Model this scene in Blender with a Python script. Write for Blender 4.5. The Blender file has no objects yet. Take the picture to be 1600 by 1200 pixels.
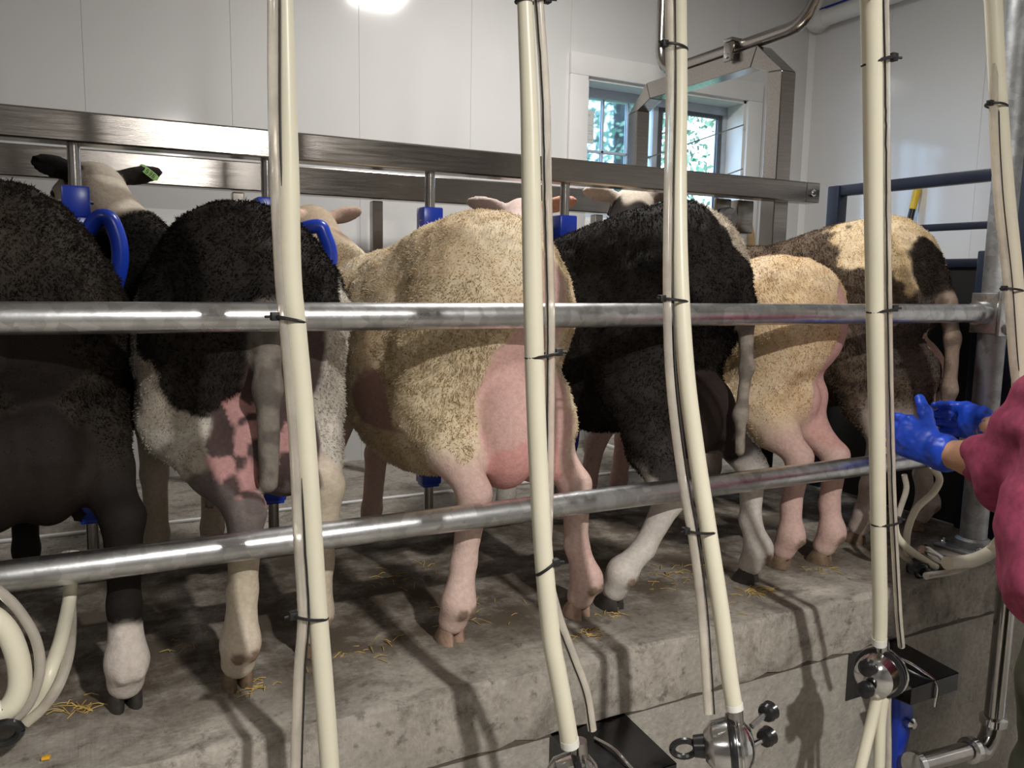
import bpy, bmesh, math, random
import numpy as np
from mathutils import Vector, Matrix

S = bpy.context.scene
COL = S.collection
# ------------------------------------------------------------------ camera
FPX, YAW, PITCH, ROLL, EYE = 1268.65, 27.35, 7.334, 1.009, 0.68
_y, _t, _r = (math.radians(a) for a in (YAW, PITCH, ROLL))
CF = np.array([math.sin(_y)*math.cos(_t), math.cos(_y)*math.cos(_t), -math.sin(_t)])
_R = np.array([math.cos(_y), -math.sin(_y), 0.0]); _U = np.cross(_R, CF)
CR = _R*math.cos(_r) + _U*math.sin(_r)
CU = -_R*math.sin(_r) + _U*math.cos(_r)
CC = np.array([0.0, 0.0, EYE])
cd = bpy.data.cameras.new('camera'); cd.sensor_width = 36.0; cd.lens = 36.0*FPX/1600.0
cd.clip_start = 0.02; cd.clip_end = 200
cam = bpy.data.objects.new('camera', cd); COL.objects.link(cam)
M = Matrix.Identity(4)
for i in range(3):
    M[i][0] = CR[i]; M[i][1] = CU[i]; M[i][2] = -CF[i]; M[i][3] = CC[i]
cam.matrix_world = M
S.camera = cam
def px(x, y, Y):
    """point of the plane at depth Y (metres from the camera, across the deck) seen at photo pixel x, y"""
    d = CF + (x-800)/FPX*CR - (y-600)/FPX*CU
    return CC + d*Y/d[1]
def pz(x, y, z=0.0):
    d = CF + (x-800)/FPX*CR - (y-600)/FPX*CU
    return CC + d*(z-EYE)/d[2]
def pX(x, y, X):
    d = CF + (x-800)/FPX*CR - (y-600)/FPX*CU
    return CC + d*X/d[0]
# ------------------------------------------------------------------ world and view
W = bpy.data.worlds.new('sky'); S.world = W; W.use_nodes = True
bg = W.node_tree.nodes['Background']
bg.inputs['Color'].default_value = (0.62, 0.80, 1.0, 1); bg.inputs['Strength'].default_value = 6.0
S.view_settings.view_transform = 'Standard'; S.view_settings.look = 'None'
S.view_settings.gamma = 1.0; S.view_settings.exposure = 0.0; S.view_settings.use_curve_mapping = False
CEIL = 2.06; PIT = -0.86; WALLY = 2.9; WALLX = 3.05; DECKY = 1.17; LEFTX = -3.2; FRONTY = -2.4
LAMPS = [  # x, y, watts, emitter size, drop below the ceiling, label
    (0.60, -0.80, 74, 0.06, 0.37, 'square white LED lamp hung on a rod over the milking pit'),
    (1.28, 1.86, 24, 0.22, 0.0, 'square white LED ceiling light above the steel head gate'),
    (-1.95, -0.75, 18, 0.22, 0.0, 'added fill light, a square white LED panel over the far left end of the pit')]  # last entry is an added fill lamp, not a known fixture
rng = np.random.default_rng(7)
random.seed(7)
# ------------------------------------------------------------------ helpers
def tag(o, label=None, cat=None, group=None, kind=None):
    if label: o['label'] = label
    if cat: o['category'] = cat
    if group: o['group'] = group
    if kind: o['kind'] = kind
    return o
def empty(name, loc=(0, 0, 0), rz=0.0):
    o = bpy.data.objects.new(name, None); COL.objects.link(o)
    o.location = loc; o.rotation_euler = (0, 0, rz); o.empty_display_size = 0.05
    return o
def link(name, me, mat, parent=None, smooth=None):
    o = bpy.data.objects.new(name, me); COL.objects.link(o)
    if mat: me.materials.append(mat)
    if parent is not None: o.parent = parent
    if smooth is not None:
        me.polygons.foreach_set('use_smooth', [smooth]*len(me.polygons))
    return o
class MB:
    """collects simple shapes in one bmesh, built as one mesh"""
    def __init__(s): s.bm = bmesh.new()
    def box(s, lo, hi, bevel=0.0, mat=None, seg=2):
        r = bmesh.ops.create_cube(s.bm, size=1.0)
        c = [(a+b)/2 for a, b in zip(lo, hi)]; d = [b-a for a, b in zip(lo, hi)]
        for v in r['verts']:
            v.co = Vector((c[0]+v.co.x*d[0], c[1]+v.co.y*d[1], c[2]+v.co.z*d[2]))
        if bevel > 0:
            es = list({e for v in r['verts'] for e in v.link_edges})
            q = bmesh.ops.bevel(s.bm, geom=es, offset=bevel, segments=seg, affect='EDGES', profile=0.5)
        return s
    def prism(s, pts, a, b, bevel=0.0):
        """closed outline of 3D points, extruded by vector b-a"""
        d = Vector(b)-Vector(a)
        v0 = [s.bm.verts.new(Vector(p)) for p in pts]; v1 = [s.bm.verts.new(Vector(p)+d) for p in pts]
        n = len(pts)
        fs = [s.bm.faces.new(v0[::-1]), s.bm.faces.new(v1)]
        for i in range(n): fs.append(s.bm.faces.new((v0[i], v0[(i+1) % n], v1[(i+1) % n], v1[i])))
        bmesh.ops.recalc_face_normals(s.bm, faces=fs)
        if bevel > 0:
            es = list({e for f in fs for e in f.edges})
            bmesh.ops.bevel(s.bm, geom=es, offset=bevel, segments=2, affect='EDGES', profile=0.5)
        return s
    def tube(s, pts, r, n=12, caps=True, flat=None):
        pts = [Vector(p) for p in pts]; m = len(pts)
        rs = r if hasattr(r, '__len__') else [r]*m
        T = [(pts[min(i+1, m-1)]-pts[max(i-1, 0)]).normalized() for i in range(m)]
        up = Vector((0, 0, 1)) if abs(T[0].z) < 0.9 else Vector((1, 0, 0))
        N = (up-T[0]*up.dot(T[0])).normalized(); rings = []
        for i in range(m):
            N = (N-T[i]*N.dot(T[i])).normalized(); B = T[i].cross(N)
            rings.append([s.bm.verts.new(pts[i]+(N*math.cos(2*math.pi*k/n)+B*math.sin(2*math.pi*k/n))*rs[i]) for k in range(n)])
        for i in range(m-1):
            for k in range(n):
                s.bm.faces.new((rings[i][k], rings[i][(k+1) % n], rings[i+1][(k+1) % n], rings[i+1][k]))
        if caps:
            s.bm.faces.new(rings[0][::-1]); s.bm.faces.new(rings[-1])
        return s
    def lathe(s, prof, o, axis, n=20):
        """profile (radius, height) turned about the axis through o"""
        A = Vector(axis).normalized(); o = Vector(o)
        up = Vector((0, 0, 1)) if abs(A.z) < 0.9 else Vector((1, 0, 0))
        N = (up-A*up.dot(A)).normalized(); B = A.cross(N); rings = []
        for r, h in prof:
            rings.append([s.bm.verts.new(o+A*h+(N*math.cos(2*math.pi*k/n)+B*math.sin(2*math.pi*k/n))*max(r, 1e-4)) for k in range(n)])
        for i in range(len(prof)-1):
            for k in range(n):
                s.bm.faces.new((rings[i][k], rings[i][(k+1) % n], rings[i+1][(k+1) % n], rings[i+1][k]))
        s.bm.faces.new(rings[0][::-1]); s.bm.faces.new(rings[-1])
        return s
    def build(s, name, mat, parent=None, smooth=True, angle=35):
        me = bpy.data.meshes.new(name)
        bmesh.ops.recalc_face_normals(s.bm, faces=s.bm.faces[:])
        s.bm.to_mesh(me); s.bm.free()
        o = link(name, me, mat, parent)
        if smooth:
            me.polygons.foreach_set('use_smooth', [True]*len(me.polygons))
            me.set_sharp_from_angle(angle=math.radians(angle))
        return o
def spline(pts, n=10):
    """Catmull-Rom through the points"""
    P = [np.array(p, float) for p in pts]; P = [2*P[0]-P[1]]+P+[2*P[-1]-P[-2]]; out = []
    for i in range(1, len(P)-2):
        a, b, c, d = P[i-1:i+3]
        for k in range(n):
            t = k/n
            out.append(0.5*((2*b)+(c-a)*t+(2*a-5*b+4*c-d)*t*t+(3*b-a-3*c+d)*t**3))
    out.append(P[-2]); return out
# ------------------------------------------------------------------ materials
def material(name, color, rough=0.5, metal=0.0, **kw):
    m = bpy.data.materials.new(name); m.use_nodes = True
    b = m.node_tree.nodes['Principled BSDF']
    b.inputs['Base Color'].default_value = (*color, 1); b.inputs['Roughness'].default_value = rough
    b.inputs['Metallic'].default_value = metal
    for k, v in kw.items():
        b.inputs[k.replace('_', ' ')].default_value = v
    return m
def nd(m, t, **kw):
    n = m.node_tree.nodes.new(t)
    for k, v in kw.items(): setattr(n, k, v)
    return n
def lk(m, a, b): m.node_tree.links.new(a, b)
def coords(m, scale=(1, 1, 1)):
    tc = nd(m, 'ShaderNodeTexCoord'); mp = nd(m, 'ShaderNodeMapping')
    mp.inputs['Scale'].default_value = scale
    lk(m, tc.outputs['Object'], mp.inputs['Vector']); return mp.outputs['Vector']
def noise(m, vec, scale, detail=4, rough=0.55, dist=0.0):
    n = nd(m, 'ShaderNodeTexNoise'); n.inputs['Scale'].default_value = scale
    n.inputs['Detail'].default_value = detail; n.inputs['Roughness'].default_value = rough
    n.inputs['Distortion'].default_value = dist
    lk(m, vec, n.inputs['Vector']); return n.outputs['Fac']
def ramp(m, fac, stops):
    r = nd(m, 'ShaderNodeValToRGB'); e = r.color_ramp.elements
    while len(e) < len(stops): e.new(0.5)
    for el, (p, c) in zip(e, stops):
        el.position = p; el.color = (*c, 1) if hasattr(c, '__len__') else (c, c, c, 1)
    lk(m, fac, r.inputs['Fac']); return r.outputs['Color']
def mixc(m, fac, a, b, mode='MIX'):
    n = nd(m, 'ShaderNodeMix', data_type='RGBA', blend_type=mode)
    if isinstance(fac, float): n.inputs[0].default_value = fac
    else: lk(m, fac, n.inputs[0])
    for sock, v in ((n.inputs[6], a), (n.inputs[7], b)):
        if isinstance(v, tuple): sock.default_value = (*v, 1)
        else: lk(m, v, sock)
    return n.outputs[2]
def bump(m, fac, strength=0.3, dist=0.01):
    b = nd(m, 'ShaderNodeBump'); b.inputs['Strength'].default_value = strength
    b.inputs['Distance'].default_value = dist
    lk(m, fac, b.inputs['Height']); return b.outputs['Normal']
def bsdf(m): return m.node_tree.nodes['Principled BSDF']

def make_concrete(name, base, stain, dirt, broom=True):
    m = material(name, base, 0.85)
    v = coords(m)
    c = ramp(m, noise(m, v, 5, 6, 0.62), [(0.3, tuple(x*0.78 for x in base)), (0.7, tuple(min(1, x*1.15) for x in base))])
    f = ramp(m, noise(m, v, 90, 3, 0.6), [(0.3, 0.82), (0.7, 1.12)])
    c = mixc(m, 1.0, c, f, 'MULTIPLY')
    s = ramp(m, noise(m, coords(m, (1, 1.6, 1)), 7, 8, 0.78, 0.3), [(0.47, 0.0), (0.66, dirt*0.85)])
    c = mixc(m, s, c, stain)
    d = ramp(m, noise(m, v, 30, 4, 0.75), [(0.56, 0.0), (0.68, 0.6*dirt)])
    c = mixc(m, d, c, tuple(x*0.5 for x in stain))
    if broom == 'mid_band':  # darker brown band along the deck, broken up by noise
        sx = nd(m, 'ShaderNodeSeparateXYZ'); lk(m, v, sx.inputs[0])
        mr = nd(m, 'ShaderNodeMapRange'); mr.inputs[1].default_value = 1.19; mr.inputs[2].default_value = 1.38; lk(m, sx.outputs['Y'], mr.inputs[0])
        m2 = nd(m, 'ShaderNodeMapRange'); m2.inputs[1].default_value = 2.25; m2.inputs[2].default_value = 1.95; lk(m, sx.outputs['Y'], m2.inputs[0])
        nz = ramp(m, noise(m, v, 9, 6, 0.7), [(0.32, 0.0), (0.56, 0.95)])
        a1 = nd(m, 'ShaderNodeMath', operation='MULTIPLY'); lk(m, mr.outputs[0], a1.inputs[0]); lk(m, m2.outputs[0], a1.inputs[1])
        a2 = nd(m, 'ShaderNodeMath', operation='MULTIPLY'); lk(m, a1.outputs[0], a2.inputs[0]); lk(m, nz, a2.inputs[1])
        c = mixc(m, a2.outputs[0], c, (0.088, 0.066, 0.044))
    lk(m, c, bsdf(m).inputs['Base Color'])
    h = noise(m, coords(m, (240, 9, 9)) if broom else v, 1.0 if broom else 60, 3, 0.6)
    h2 = noise(m, v, 30, 5, 0.7)
    ad = nd(m, 'ShaderNodeMath', operation='ADD'); lk(m, h, ad.inputs[0]); lk(m, h2, ad.inputs[1])
    lk(m, bump(m, ad.outputs[0], 0.5, 0.004), bsdf(m).inputs['Normal'])
    return m
def make_metal(name, base, rough, streak=(3, 3, 3), spangle=False, lo=0.75):
    m = material(name, base, rough, 1.0)
    v = coords(m, streak)
    a = noise(m, v, 6, 5, 0.65)
    c = ramp(m, a, [(0.3, tuple(x*lo for x in base)), (0.72, base)])
    if spangle:
        vo = nd(m, 'ShaderNodeTexVoronoi'); vo.inputs['Scale'].default_value = 55
        lk(m, coords(m), vo.inputs['Vector'])
        sp = ramp(m, vo.outputs['Color'], [(0.2, 0.82), (0.8, 1.1)])
        c = mixc(m, 1.0, c, sp, 'MULTIPLY')
        g = ramp(m, noise(m, coords(m), 14, 5, 0.75), [(0.56, 0.0), (0.75, 0.6)])
        c = mixc(m, g, c, tuple(x*0.55 for x in base))
    lk(m, c, bsdf(m).inputs['Base Color'])
    r = ramp(m, a, [(0.3, min(1, rough+0.14)), (0.7, rough)])
    lk(m, r, bsdf(m).inputs['Roughness'])
    lk(m, bump(m, noise(m, v, 40, 4, 0.6), 0.08, 0.002), bsdf(m).inputs['Normal'])
    return m
def make_paint(name, base, rough=0.4, var=0.12, scale=8):
    m = material(name, base, rough)
    c = ramp(m, noise(m, coords(m), scale, 4, 0.6), [(0.3, tuple(x*(1-var) for x in base)), (0.7, tuple(min(1, x*(1+var)) for x in base))])
    lk(m, c, bsdf(m).inputs['Base Color']); return m
MAT = {}
MAT['panel'] = make_paint('white_pvc_panel', (0.76, 0.76, 0.76), 0.10, 0.02, 2)
MAT['white'] = make_paint('white_trim', (0.82, 0.82, 0.81), 0.35, 0.03, 4)
MAT['greywall'] = make_paint('grey_wall', (0.30, 0.29, 0.28), 0.6, 0.05, 2)
MAT['ceil'] = make_paint('white_ceiling_panel', (0.80, 0.79, 0.78), 0.3, 0.02, 2)
MAT['deck'] = make_concrete('deck_concrete', (0.37, 0.34, 0.295), (0.085, 0.068, 0.050), 0.95, 'mid_band')
MAT['pitwall'] = make_concrete('pit_wall_concrete', (0.36, 0.335, 0.295), (0.20, 0.18, 0.15), 0.5, False)
MAT['alley'] = make_concrete('alley_concrete', (0.27, 0.265, 0.25), (0.15, 0.14, 0.12), 0.5)
MAT['joint'] = make_concrete('joint_dark', (0.10, 0.085, 0.065), (0.05, 0.04, 0.03), 0.6, False)  # dark brown, for the strip under the deck slab
MAT['steel'] = make_metal('stainless_steel', (0.37, 0.345, 0.32), 0.13, (1.2, 26, 26))
MAT['steeldk'] = make_metal('polished_stainless', (0.50, 0.48, 0.46), 0.12, (3, 3, 3))
MAT['chrome'] = make_metal('chrome', (0.72, 0.72, 0.72), 0.08, (3, 3, 3))
MAT['galv'] = make_metal('galvanised_steel', (0.66, 0.67, 0.68), 0.26, (3, 3, 3), True)
MAT['galvdk'] = make_metal('weathered_galvanised', (0.40, 0.41, 0.42), 0.5, (3, 3, 3), True)
MAT['navy'] = make_paint('navy_painted_steel', (0.010, 0.017, 0.036), 0.38, 0.15)
MAT['blueplate'] = make_paint('blue_panel', (0.045, 0.095, 0.20), 0.45, 0.15)
MAT['black'] = make_paint('black_rubber', (0.010, 0.010, 0.011), 0.55, 0.2)
MAT['blackgloss'] = make_paint('black_plastic', (0.012, 0.012, 0.013), 0.25, 0.2)
MAT['blue'] = make_paint('blue_plastic', (0.012, 0.045, 0.42), 0.28, 0.12)
MAT['glove'] = make_paint('blue_nitrile', (0.010, 0.060, 0.50), 0.42, 0.2, 30)
MAT['yellow'] = make_paint('yellow_plastic', (0.80, 0.55, 0.03), 0.4)
MAT['wood'] = make_paint('wood_handle', (0.50, 0.33, 0.16), 0.6, 0.2, 20)
MAT['hose'] = make_paint('cream_silicone', (0.70, 0.665, 0.53), 0.36, 0.05, 6)
for k in ('hose',):
    bsdf(MAT[k]).inputs['Subsurface Weight'].default_value = 0.25
    bsdf(MAT[k]).inputs['Subsurface Radius'].default_value = (0.012, 0.010, 0.006)
MAT['hosewhite'] = make_paint('white_sleeve', (0.72, 0.71, 0.66), 0.4, 0.05)
MAT['clear'] = make_paint('clear_tube', (0.80, 0.75, 0.66), 0.16, 0.15, 20)
bsdf(MAT['clear']).inputs['Transmission Weight'].default_value = 0.62; bsdf(MAT['clear']).inputs['IOR'].default_value = 1.2
MAT['steel_dark_refl'] = make_metal('steel_painted_dark_reflection', (0.10, 0.10, 0.105), 0.16, (3, 3, 3))  # near-black base stands in for the dark room the steel mirrors
MAT['bowl'] = make_paint('clear_bowl', (0.22, 0.22, 0.23), 0.05, 0.1)
bsdf(MAT['bowl']).inputs['Transmission Weight'].default_value = 0.75; bsdf(MAT['bowl']).inputs['IOR'].default_value = 1.35
MAT['glass'] = material('window_glass', (0.80, 0.90, 1.0), 0.02, 0.0, Transmission_Weight=1.0, IOR=1.05)
MAT['haze'] = material('frosted_pane', (0.62, 0.80, 1.0), 0.12, 0.0, Transmission_Weight=1.0, IOR=1.05)
MAT['frame'] = make_paint('dark_window_frame', (0.11, 0.12, 0.14), 0.4)
MAT['vinyl'] = make_paint('pale_vinyl', (0.50, 0.56, 0.62), 0.4)
MAT['straw'] = make_paint('straw', (0.46, 0.31, 0.09), 0.7, 0.35, 60)
MAT['cardyellow'] = make_paint('orange_scrap', (0.80, 0.42, 0.03), 0.6)
MAT['tag'] = make_paint('green_ear_tag', (0.42, 0.72, 0.24), 0.4)
MAT['ink'] = material('black_ink', (0.01, 0.012, 0.01), 0.5)
MAT['eye'] = material('eye', (0.03, 0.02, 0.01), 0.06)
MAT['maroon'] = make_paint('maroon_fleece_cloth', (0.27, 0.036, 0.085), 0.9, 0.25, 60)
MAT['olive'] = make_paint('olive_trouser_cloth', (0.050, 0.052, 0.030), 0.9, 0.25, 30)
MAT['boot'] = make_paint('dark_boot_rubber', (0.018, 0.02, 0.018), 0.5)
MAT['hair'] = make_paint('brown_hair', (0.045, 0.026, 0.014), 0.6, 0.3, 40)
MAT['skin'] = make_paint('human_skin', (0.46, 0.25, 0.15), 0.5, 0.08, 20)
bsdf(MAT['skin']).inputs['Subsurface Weight'].default_value = 0.15
bsdf(MAT['skin']).inputs['Subsurface Radius'].default_value = (0.01, 0.004, 0.002)
MAT['leaf'] = make_paint('leaf', (0.16, 0.26, 0.16), 0.7, 0.4, 3)
MAT['bark'] = make_paint('bark', (0.05, 0.045, 0.04), 0.9, 0.3, 8)
MAT['grass'] = make_paint('lawn', (0.07, 0.13, 0.04), 0.9, 0.3, 2)
def coat_material(name, rough, fine, amount):
    m = material(name, (0.5, 0.5, 0.5), rough)
    at = nd(m, 'ShaderNodeAttribute', attribute_name='Col')
    f = ramp(m, noise(m, coords(m), fine, 3, 0.65), [(0.25, 1-amount), (0.75, 1+amount)])
    c = mixc(m, 1.0, at.outputs['Color'], f, 'MULTIPLY')
    lk(m, c, bsdf(m).inputs['Base Color'])
    lk(m, bump(m, noise(m, coords(m), fine*2, 3, 0.6), 0.35, 0.003), bsdf(m).inputs['Normal'])
    bsdf(m).inputs['Specular IOR Level'].default_value = 0.15
    return m
MAT['coat'] = coat_material('sheep_coat', 0.75, 110, 0.16)
MAT['fleece'] = coat_material('sheep_fleece', 0.85, 30, 0.10)
def soften(m):
    at = [n for n in m.node_tree.nodes if n.type == 'ATTRIBUTE'][0]; tl = nd(m, 'ShaderNodeBsdfTranslucent'); mx = nd(m, 'ShaderNodeMixShader')
    lk(m, at.outputs['Color'], tl.inputs['Color']); mx.inputs[0].default_value = 0.42
    out = [n for n in m.node_tree.nodes if n.type == 'OUTPUT_MATERIAL'][0]
    lk(m, bsdf(m).outputs[0], mx.inputs[1]); lk(m, tl.outputs[0], mx.inputs[2]); lk(m, mx.outputs[0], out.inputs['Surface'])
soften(MAT['fleece'])
MAT['hoof'] = make_paint('hoof_horn', (0.17, 0.115, 0.07), 0.6, 0.4, 60)
MAT['hoofpale'] = make_paint('pale_hoof_horn', (0.33, 0.22, 0.16), 0.6, 0.35, 60)
MAT['hoofdark'] = make_paint('dark_hoof_horn', (0.035, 0.03, 0.027), 0.5, 0.4, 60)

# ------------------------------------------------------------------ large structure
def structure(name, mb, mat, label, smooth=True):
    o = mb.build(name, mat, None, smooth); o['kind'] = 'structure'; o['label'] = label; return o
# pit floor, deck, pit wall
structure('floor', MB().box((LEFTX, FRONTY, PIT-0.1), (WALLX, DECKY+0.02, PIT)), MAT['pitwall'], 'concrete floor of the milking pit')
def deck_slab():
    bm = bmesh.new(); prof = [(DECKY+0.03, -0.125), (DECKY+0.004, -0.125), (DECKY, -0.11), (DECKY, -0.008), (DECKY+0.003, -0.003), (DECKY+0.009, 0.0), (WALLY+0.02, 0.0), (WALLY+0.02, -0.125)]
    N = 160; rows = []
    r = np.random.default_rng(3)
    for i in range(N+1):
        x = LEFTX+(WALLX-LEFTX)*i/N
        j = r.normal(0, 0.0016, len(prof)); k = r.normal(0, 0.0016, len(prof))
        row = []
        for q, (y, z) in enumerate(prof):
            w = 1.0 if q < 6 else 0.0
            if q in (0, 1): k[q] *= 2.4
            row.append(bm.verts.new((x, y+j[q]*w, z+k[q]*w)))
        rows.append(row)
    n = len(prof)
    for i in range(N):
        for q in range(n): bm.faces.new((rows[i][q], rows[i+1][q], rows[i+1][(q+1) % n], rows[i][(q+1) % n]))
    bm.faces.new(rows[0]); bm.faces.new(rows[-1][::-1])
    m = MB(); m.bm.free(); m.bm = bm; return m
structure('floor_deck', deck_slab(), MAT['deck'], 'raised concrete milking deck the sheep stand on')
structure('wall_pit', MB().box((LEFTX, DECKY+0.012, PIT), (WALLX, DECKY+0.14, -0.126)), MAT['pitwall'], 'concrete wall of the pit below the deck edge')
structure('trim_1', MB().box((LEFTX, DECKY+0.008, -0.134), (WALLX, DECKY+0.03, -0.118)), MAT['joint'], 'dark joint line under the deck slab')
structure('trim_2', MB().box((LEFTX, 2.335, 0.0), (1.88, 2.352, 0.007), 0.002), MAT['white'], 'thin white strip across the concrete behind the head gate')
structure('trim_3', MB().box((1.862, 2.36, 0.0), (1.88, WALLY-0.03, 0.012), 0.002), MAT['white'], 'thin white strip running to the back wall')
structure('ceiling', MB().box((LEFTX, FRONTY, CEIL), (WALLX, WALLY, CEIL+0.08)), MAT['ceil'], 'white panelled ceiling')
# walls with their panels: backing plate, each panel a piece of its own
WX0, WX1, WZ0, WZ1 = 1.815, 2.665, 0.93, 1.497          # window opening on the back wall
wb = MB()
for lo, hi in (((LEFTX, WALLY+0.02, PIT), (WX0, WALLY+0.16, CEIL+0.08)), ((WX1, WALLY+0.02, PIT), (WALLX+0.16, WALLY+0.16, CEIL+0.08)),
               ((WX0, WALLY+0.02, PIT), (WX1, WALLY+0.16, WZ0)), ((WX0, WALLY+0.02, WZ1), (WX1, WALLY+0.16, CEIL+0.08))):
    wb.box(lo, hi)
wall_back = structure('wall_back', wb, MAT['white'], 'white panelled wall behind the sheep', False)
def panel(lo, hi, parent):
    return MB().box(lo, hi, 0.0006, seg=1).build('wall_panel', MAT['panel'], parent, False)
PW = 0.432
i0 = int(math.floor((LEFTX-0.008)/PW))
x = 0.008+i0*PW
while x < WALLX:
    a, b = max(x+0.0003, LEFTX), min(x+PW-0.0003, WALLX)
    if b-a > 0.02:
        segs = [(a, b, 0.0, CEIL)]
        if b > WX0 and a < WX1:
            segs = [(a, b, 0.0, WZ0), (a, b, WZ1, CEIL)]
            if a < WX0: segs.append((a, WX0, WZ0, WZ1))
            if b > WX1: segs.append((WX1, b, WZ0, WZ1))
        for s0, s1, z0, z1 in segs: panel((s0, WALLY, z0), (s1, WALLY+0.02, z1), wall_back)
    x += PW
wall_right = structure('wall_right', MB().box((WALLX+0.02, FRONTY, PIT), (WALLX+0.16, WALLY+0.02, CEIL+0.08)), MAT['white'], 'white panelled end wall behind the navy fence', False)
y = WALLY
while y > FRONTY:
    a, b = max(y-PW+0.0003, FRONTY), y-0.0003
    panel((WALLX, a, PIT if b < DECKY else 0.0), (WALLX+0.02, b, CEIL), wall_right); y -= PW
structure('wall_left', MB().box((LEFTX-0.1, FRONTY, PIT), (LEFTX, WALLY, CEIL)), MAT['greywall'], 'grey wall at the left end of the parlour', False)
structure('wall_front', MB().box((LEFTX, FRONTY-0.1, PIT), (WALLX, FRONTY, CEIL)), MAT['greywall'], 'grey wall on the pit side of the parlour', False)
structure('trim_4', MB().prism([(WALLX-0.022, WALLY-0.0004, 0.0), (WALLX-0.0004, WALLY-0.022, 0.0), (WALLX-0.0004, WALLY-0.0004, 0.0)], (0, 0, 0), (0, 0, CEIL-0.001)), MAT['white'], 'white corner strip between back wall and end wall')

# window with casing, sashes, panes
win = empty('window_1', ((WX0+WX1)/2, WALLY, WZ0)); tag(win, 'white cased sliding window in the back wall', kind='structure')
def wpart(name, mat, *boxes, bevel=0.0, parent=None):
    m = MB()
    for lo, hi in boxes: m.box(lo, hi, bevel)
    o = m.build(name, mat, None); p = parent or win
    o.parent = p; o.matrix_parent_inverse = Matrix.Translation(-Vector(win.location)); return o
cw = 0.085
wpart('casing', MAT['white'], ((WX0-cw, WALLY-0.018, WZ1), (WX1+cw, WALLY, WZ1+cw)), bevel=0.003)
wpart('casing', MAT['white'], ((WX0-cw, WALLY-0.018, WZ0-cw), (WX0, WALLY, WZ1)), bevel=0.003)
wpart('casing', MAT['white'], ((WX1, WALLY-0.018, WZ0-cw), (WX1+cw, WALLY, WZ1)), bevel=0.003)
wpart('casing', MAT['white'], ((WX0, WALLY-0.018, WZ0-cw), (WX1, WALLY, WZ0)), bevel=0.003)
wpart('jamb', MAT['white'], ((WX0, WALLY, WZ1-0.012), (WX1, WALLY+0.16, WZ1)), ((WX1-0.012, WALLY, WZ0), (WX1, WALLY+0.16, WZ1)),
      ((WX0, WALLY, WZ0), (WX0+0.012, WALLY+0.16, WZ1)), ((WX0, WALLY, WZ0), (WX1, WALLY+0.16, WZ0+0.012)))
gy = WALLY+0.125
xm = WX0+0.42
fr = wpart('window_frame', MAT['vinyl'], ((WX0+0.012, gy-0.02, WZ1-0.05), (WX1-0.012, gy+0.03, WZ1-0.012)), ((WX0+0.012, gy-0.02, WZ0+0.012), (WX1-0.012, gy+0.03, WZ0+0.05)),
      ((WX0+0.012, gy-0.02, WZ0+0.05), (WX0+0.035, gy+0.03, WZ1-0.05)), ((WX1-0.035, gy-0.02, WZ0+0.05), (WX1-0.012, gy+0.03, WZ1-0.05)), bevel=0.002)
sash = wpart('sash', MAT['frame'], ((xm+0.03, gy-0.012, WZ0+0.05), (xm+0.055, gy+0.012, WZ1-0.05)), ((WX1-0.058, gy-0.012, WZ0+0.05), (WX1-0.035, gy+0.012, WZ1-0.05)),
      ((xm+0.055, gy-0.012, WZ1-0.066), (WX1-0.058, gy+0.012, WZ1-0.05)), ((xm+0.055, gy-0.012, WZ0+0.05), (WX1-0.058, gy+0.012, WZ0+0.066)), bevel=0.002)
sash2 = wpart('sash', MAT['vinyl'], ((xm, gy-0.015, WZ0+0.05), (xm+0.028, gy+0.022, WZ1-0.05)), bevel=0.002)
wpart('pane', MAT['glass'], ((xm+0.055, gy-0.003, WZ0+0.066), (WX1-0.058, gy+0.003, WZ1-0.066)))
gx = np.linspace(WX0+0.035, xm, 4)
gz = [WZ0+0.05, WZ0+0.30, WZ1-0.05]
for a in range(3):
    for b in range(2):
        wpart('pane', MAT['haze'], ((gx[a]+0.005, gy+0.001, gz[b]+0.005), (gx[a+1]-0.005, gy+0.006, gz[b+1]-0.005)))
for a in (1, 2): wpart('muntin', MAT['vinyl'], ((gx[a]-0.005, gy-0.006, gz[0]), (gx[a]+0.005, gy+0.012, gz[2])))
wpart('muntin', MAT['vinyl'], ((gx[0], gy-0.006, gz[1]-0.005), (gx[3], gy+0.012, gz[1]+0.005)))
st = wpart('sticker', MAT['hosewhite'], ((gx[0]+0.02, gy-0.001, gz[1]+0.03), (gx[0]+0.085, gy+0.0005, gz[2]-0.05)))
wpart('print', MAT['vinyl'], *[((gx[0]+0.026, gy-0.0018, gz[1]+0.045+0.012*k), (gx[0]+0.079-0.02*(k % 3 == 1), gy-0.0008, gz[1]+0.048+0.012*k)) for k in range(6)],
      ((gx[0]+0.034, gy-0.0018, gz[2]-0.075), (gx[0]+0.066, gy-0.0008, gz[2]-0.065)))
for a, b in (((1005, 249), (1162, 195)), ((1125, 277), (1160, 264))):
    o = MB().tube([px(*a, WALLY-0.03), px(*b, WALLY-0.022)], 0.0028, 6).build('guard_rod', MAT['steel'], None)
    o.parent = win; o.matrix_parent_inverse = Matrix.Translation(-Vector(win.location))
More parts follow.
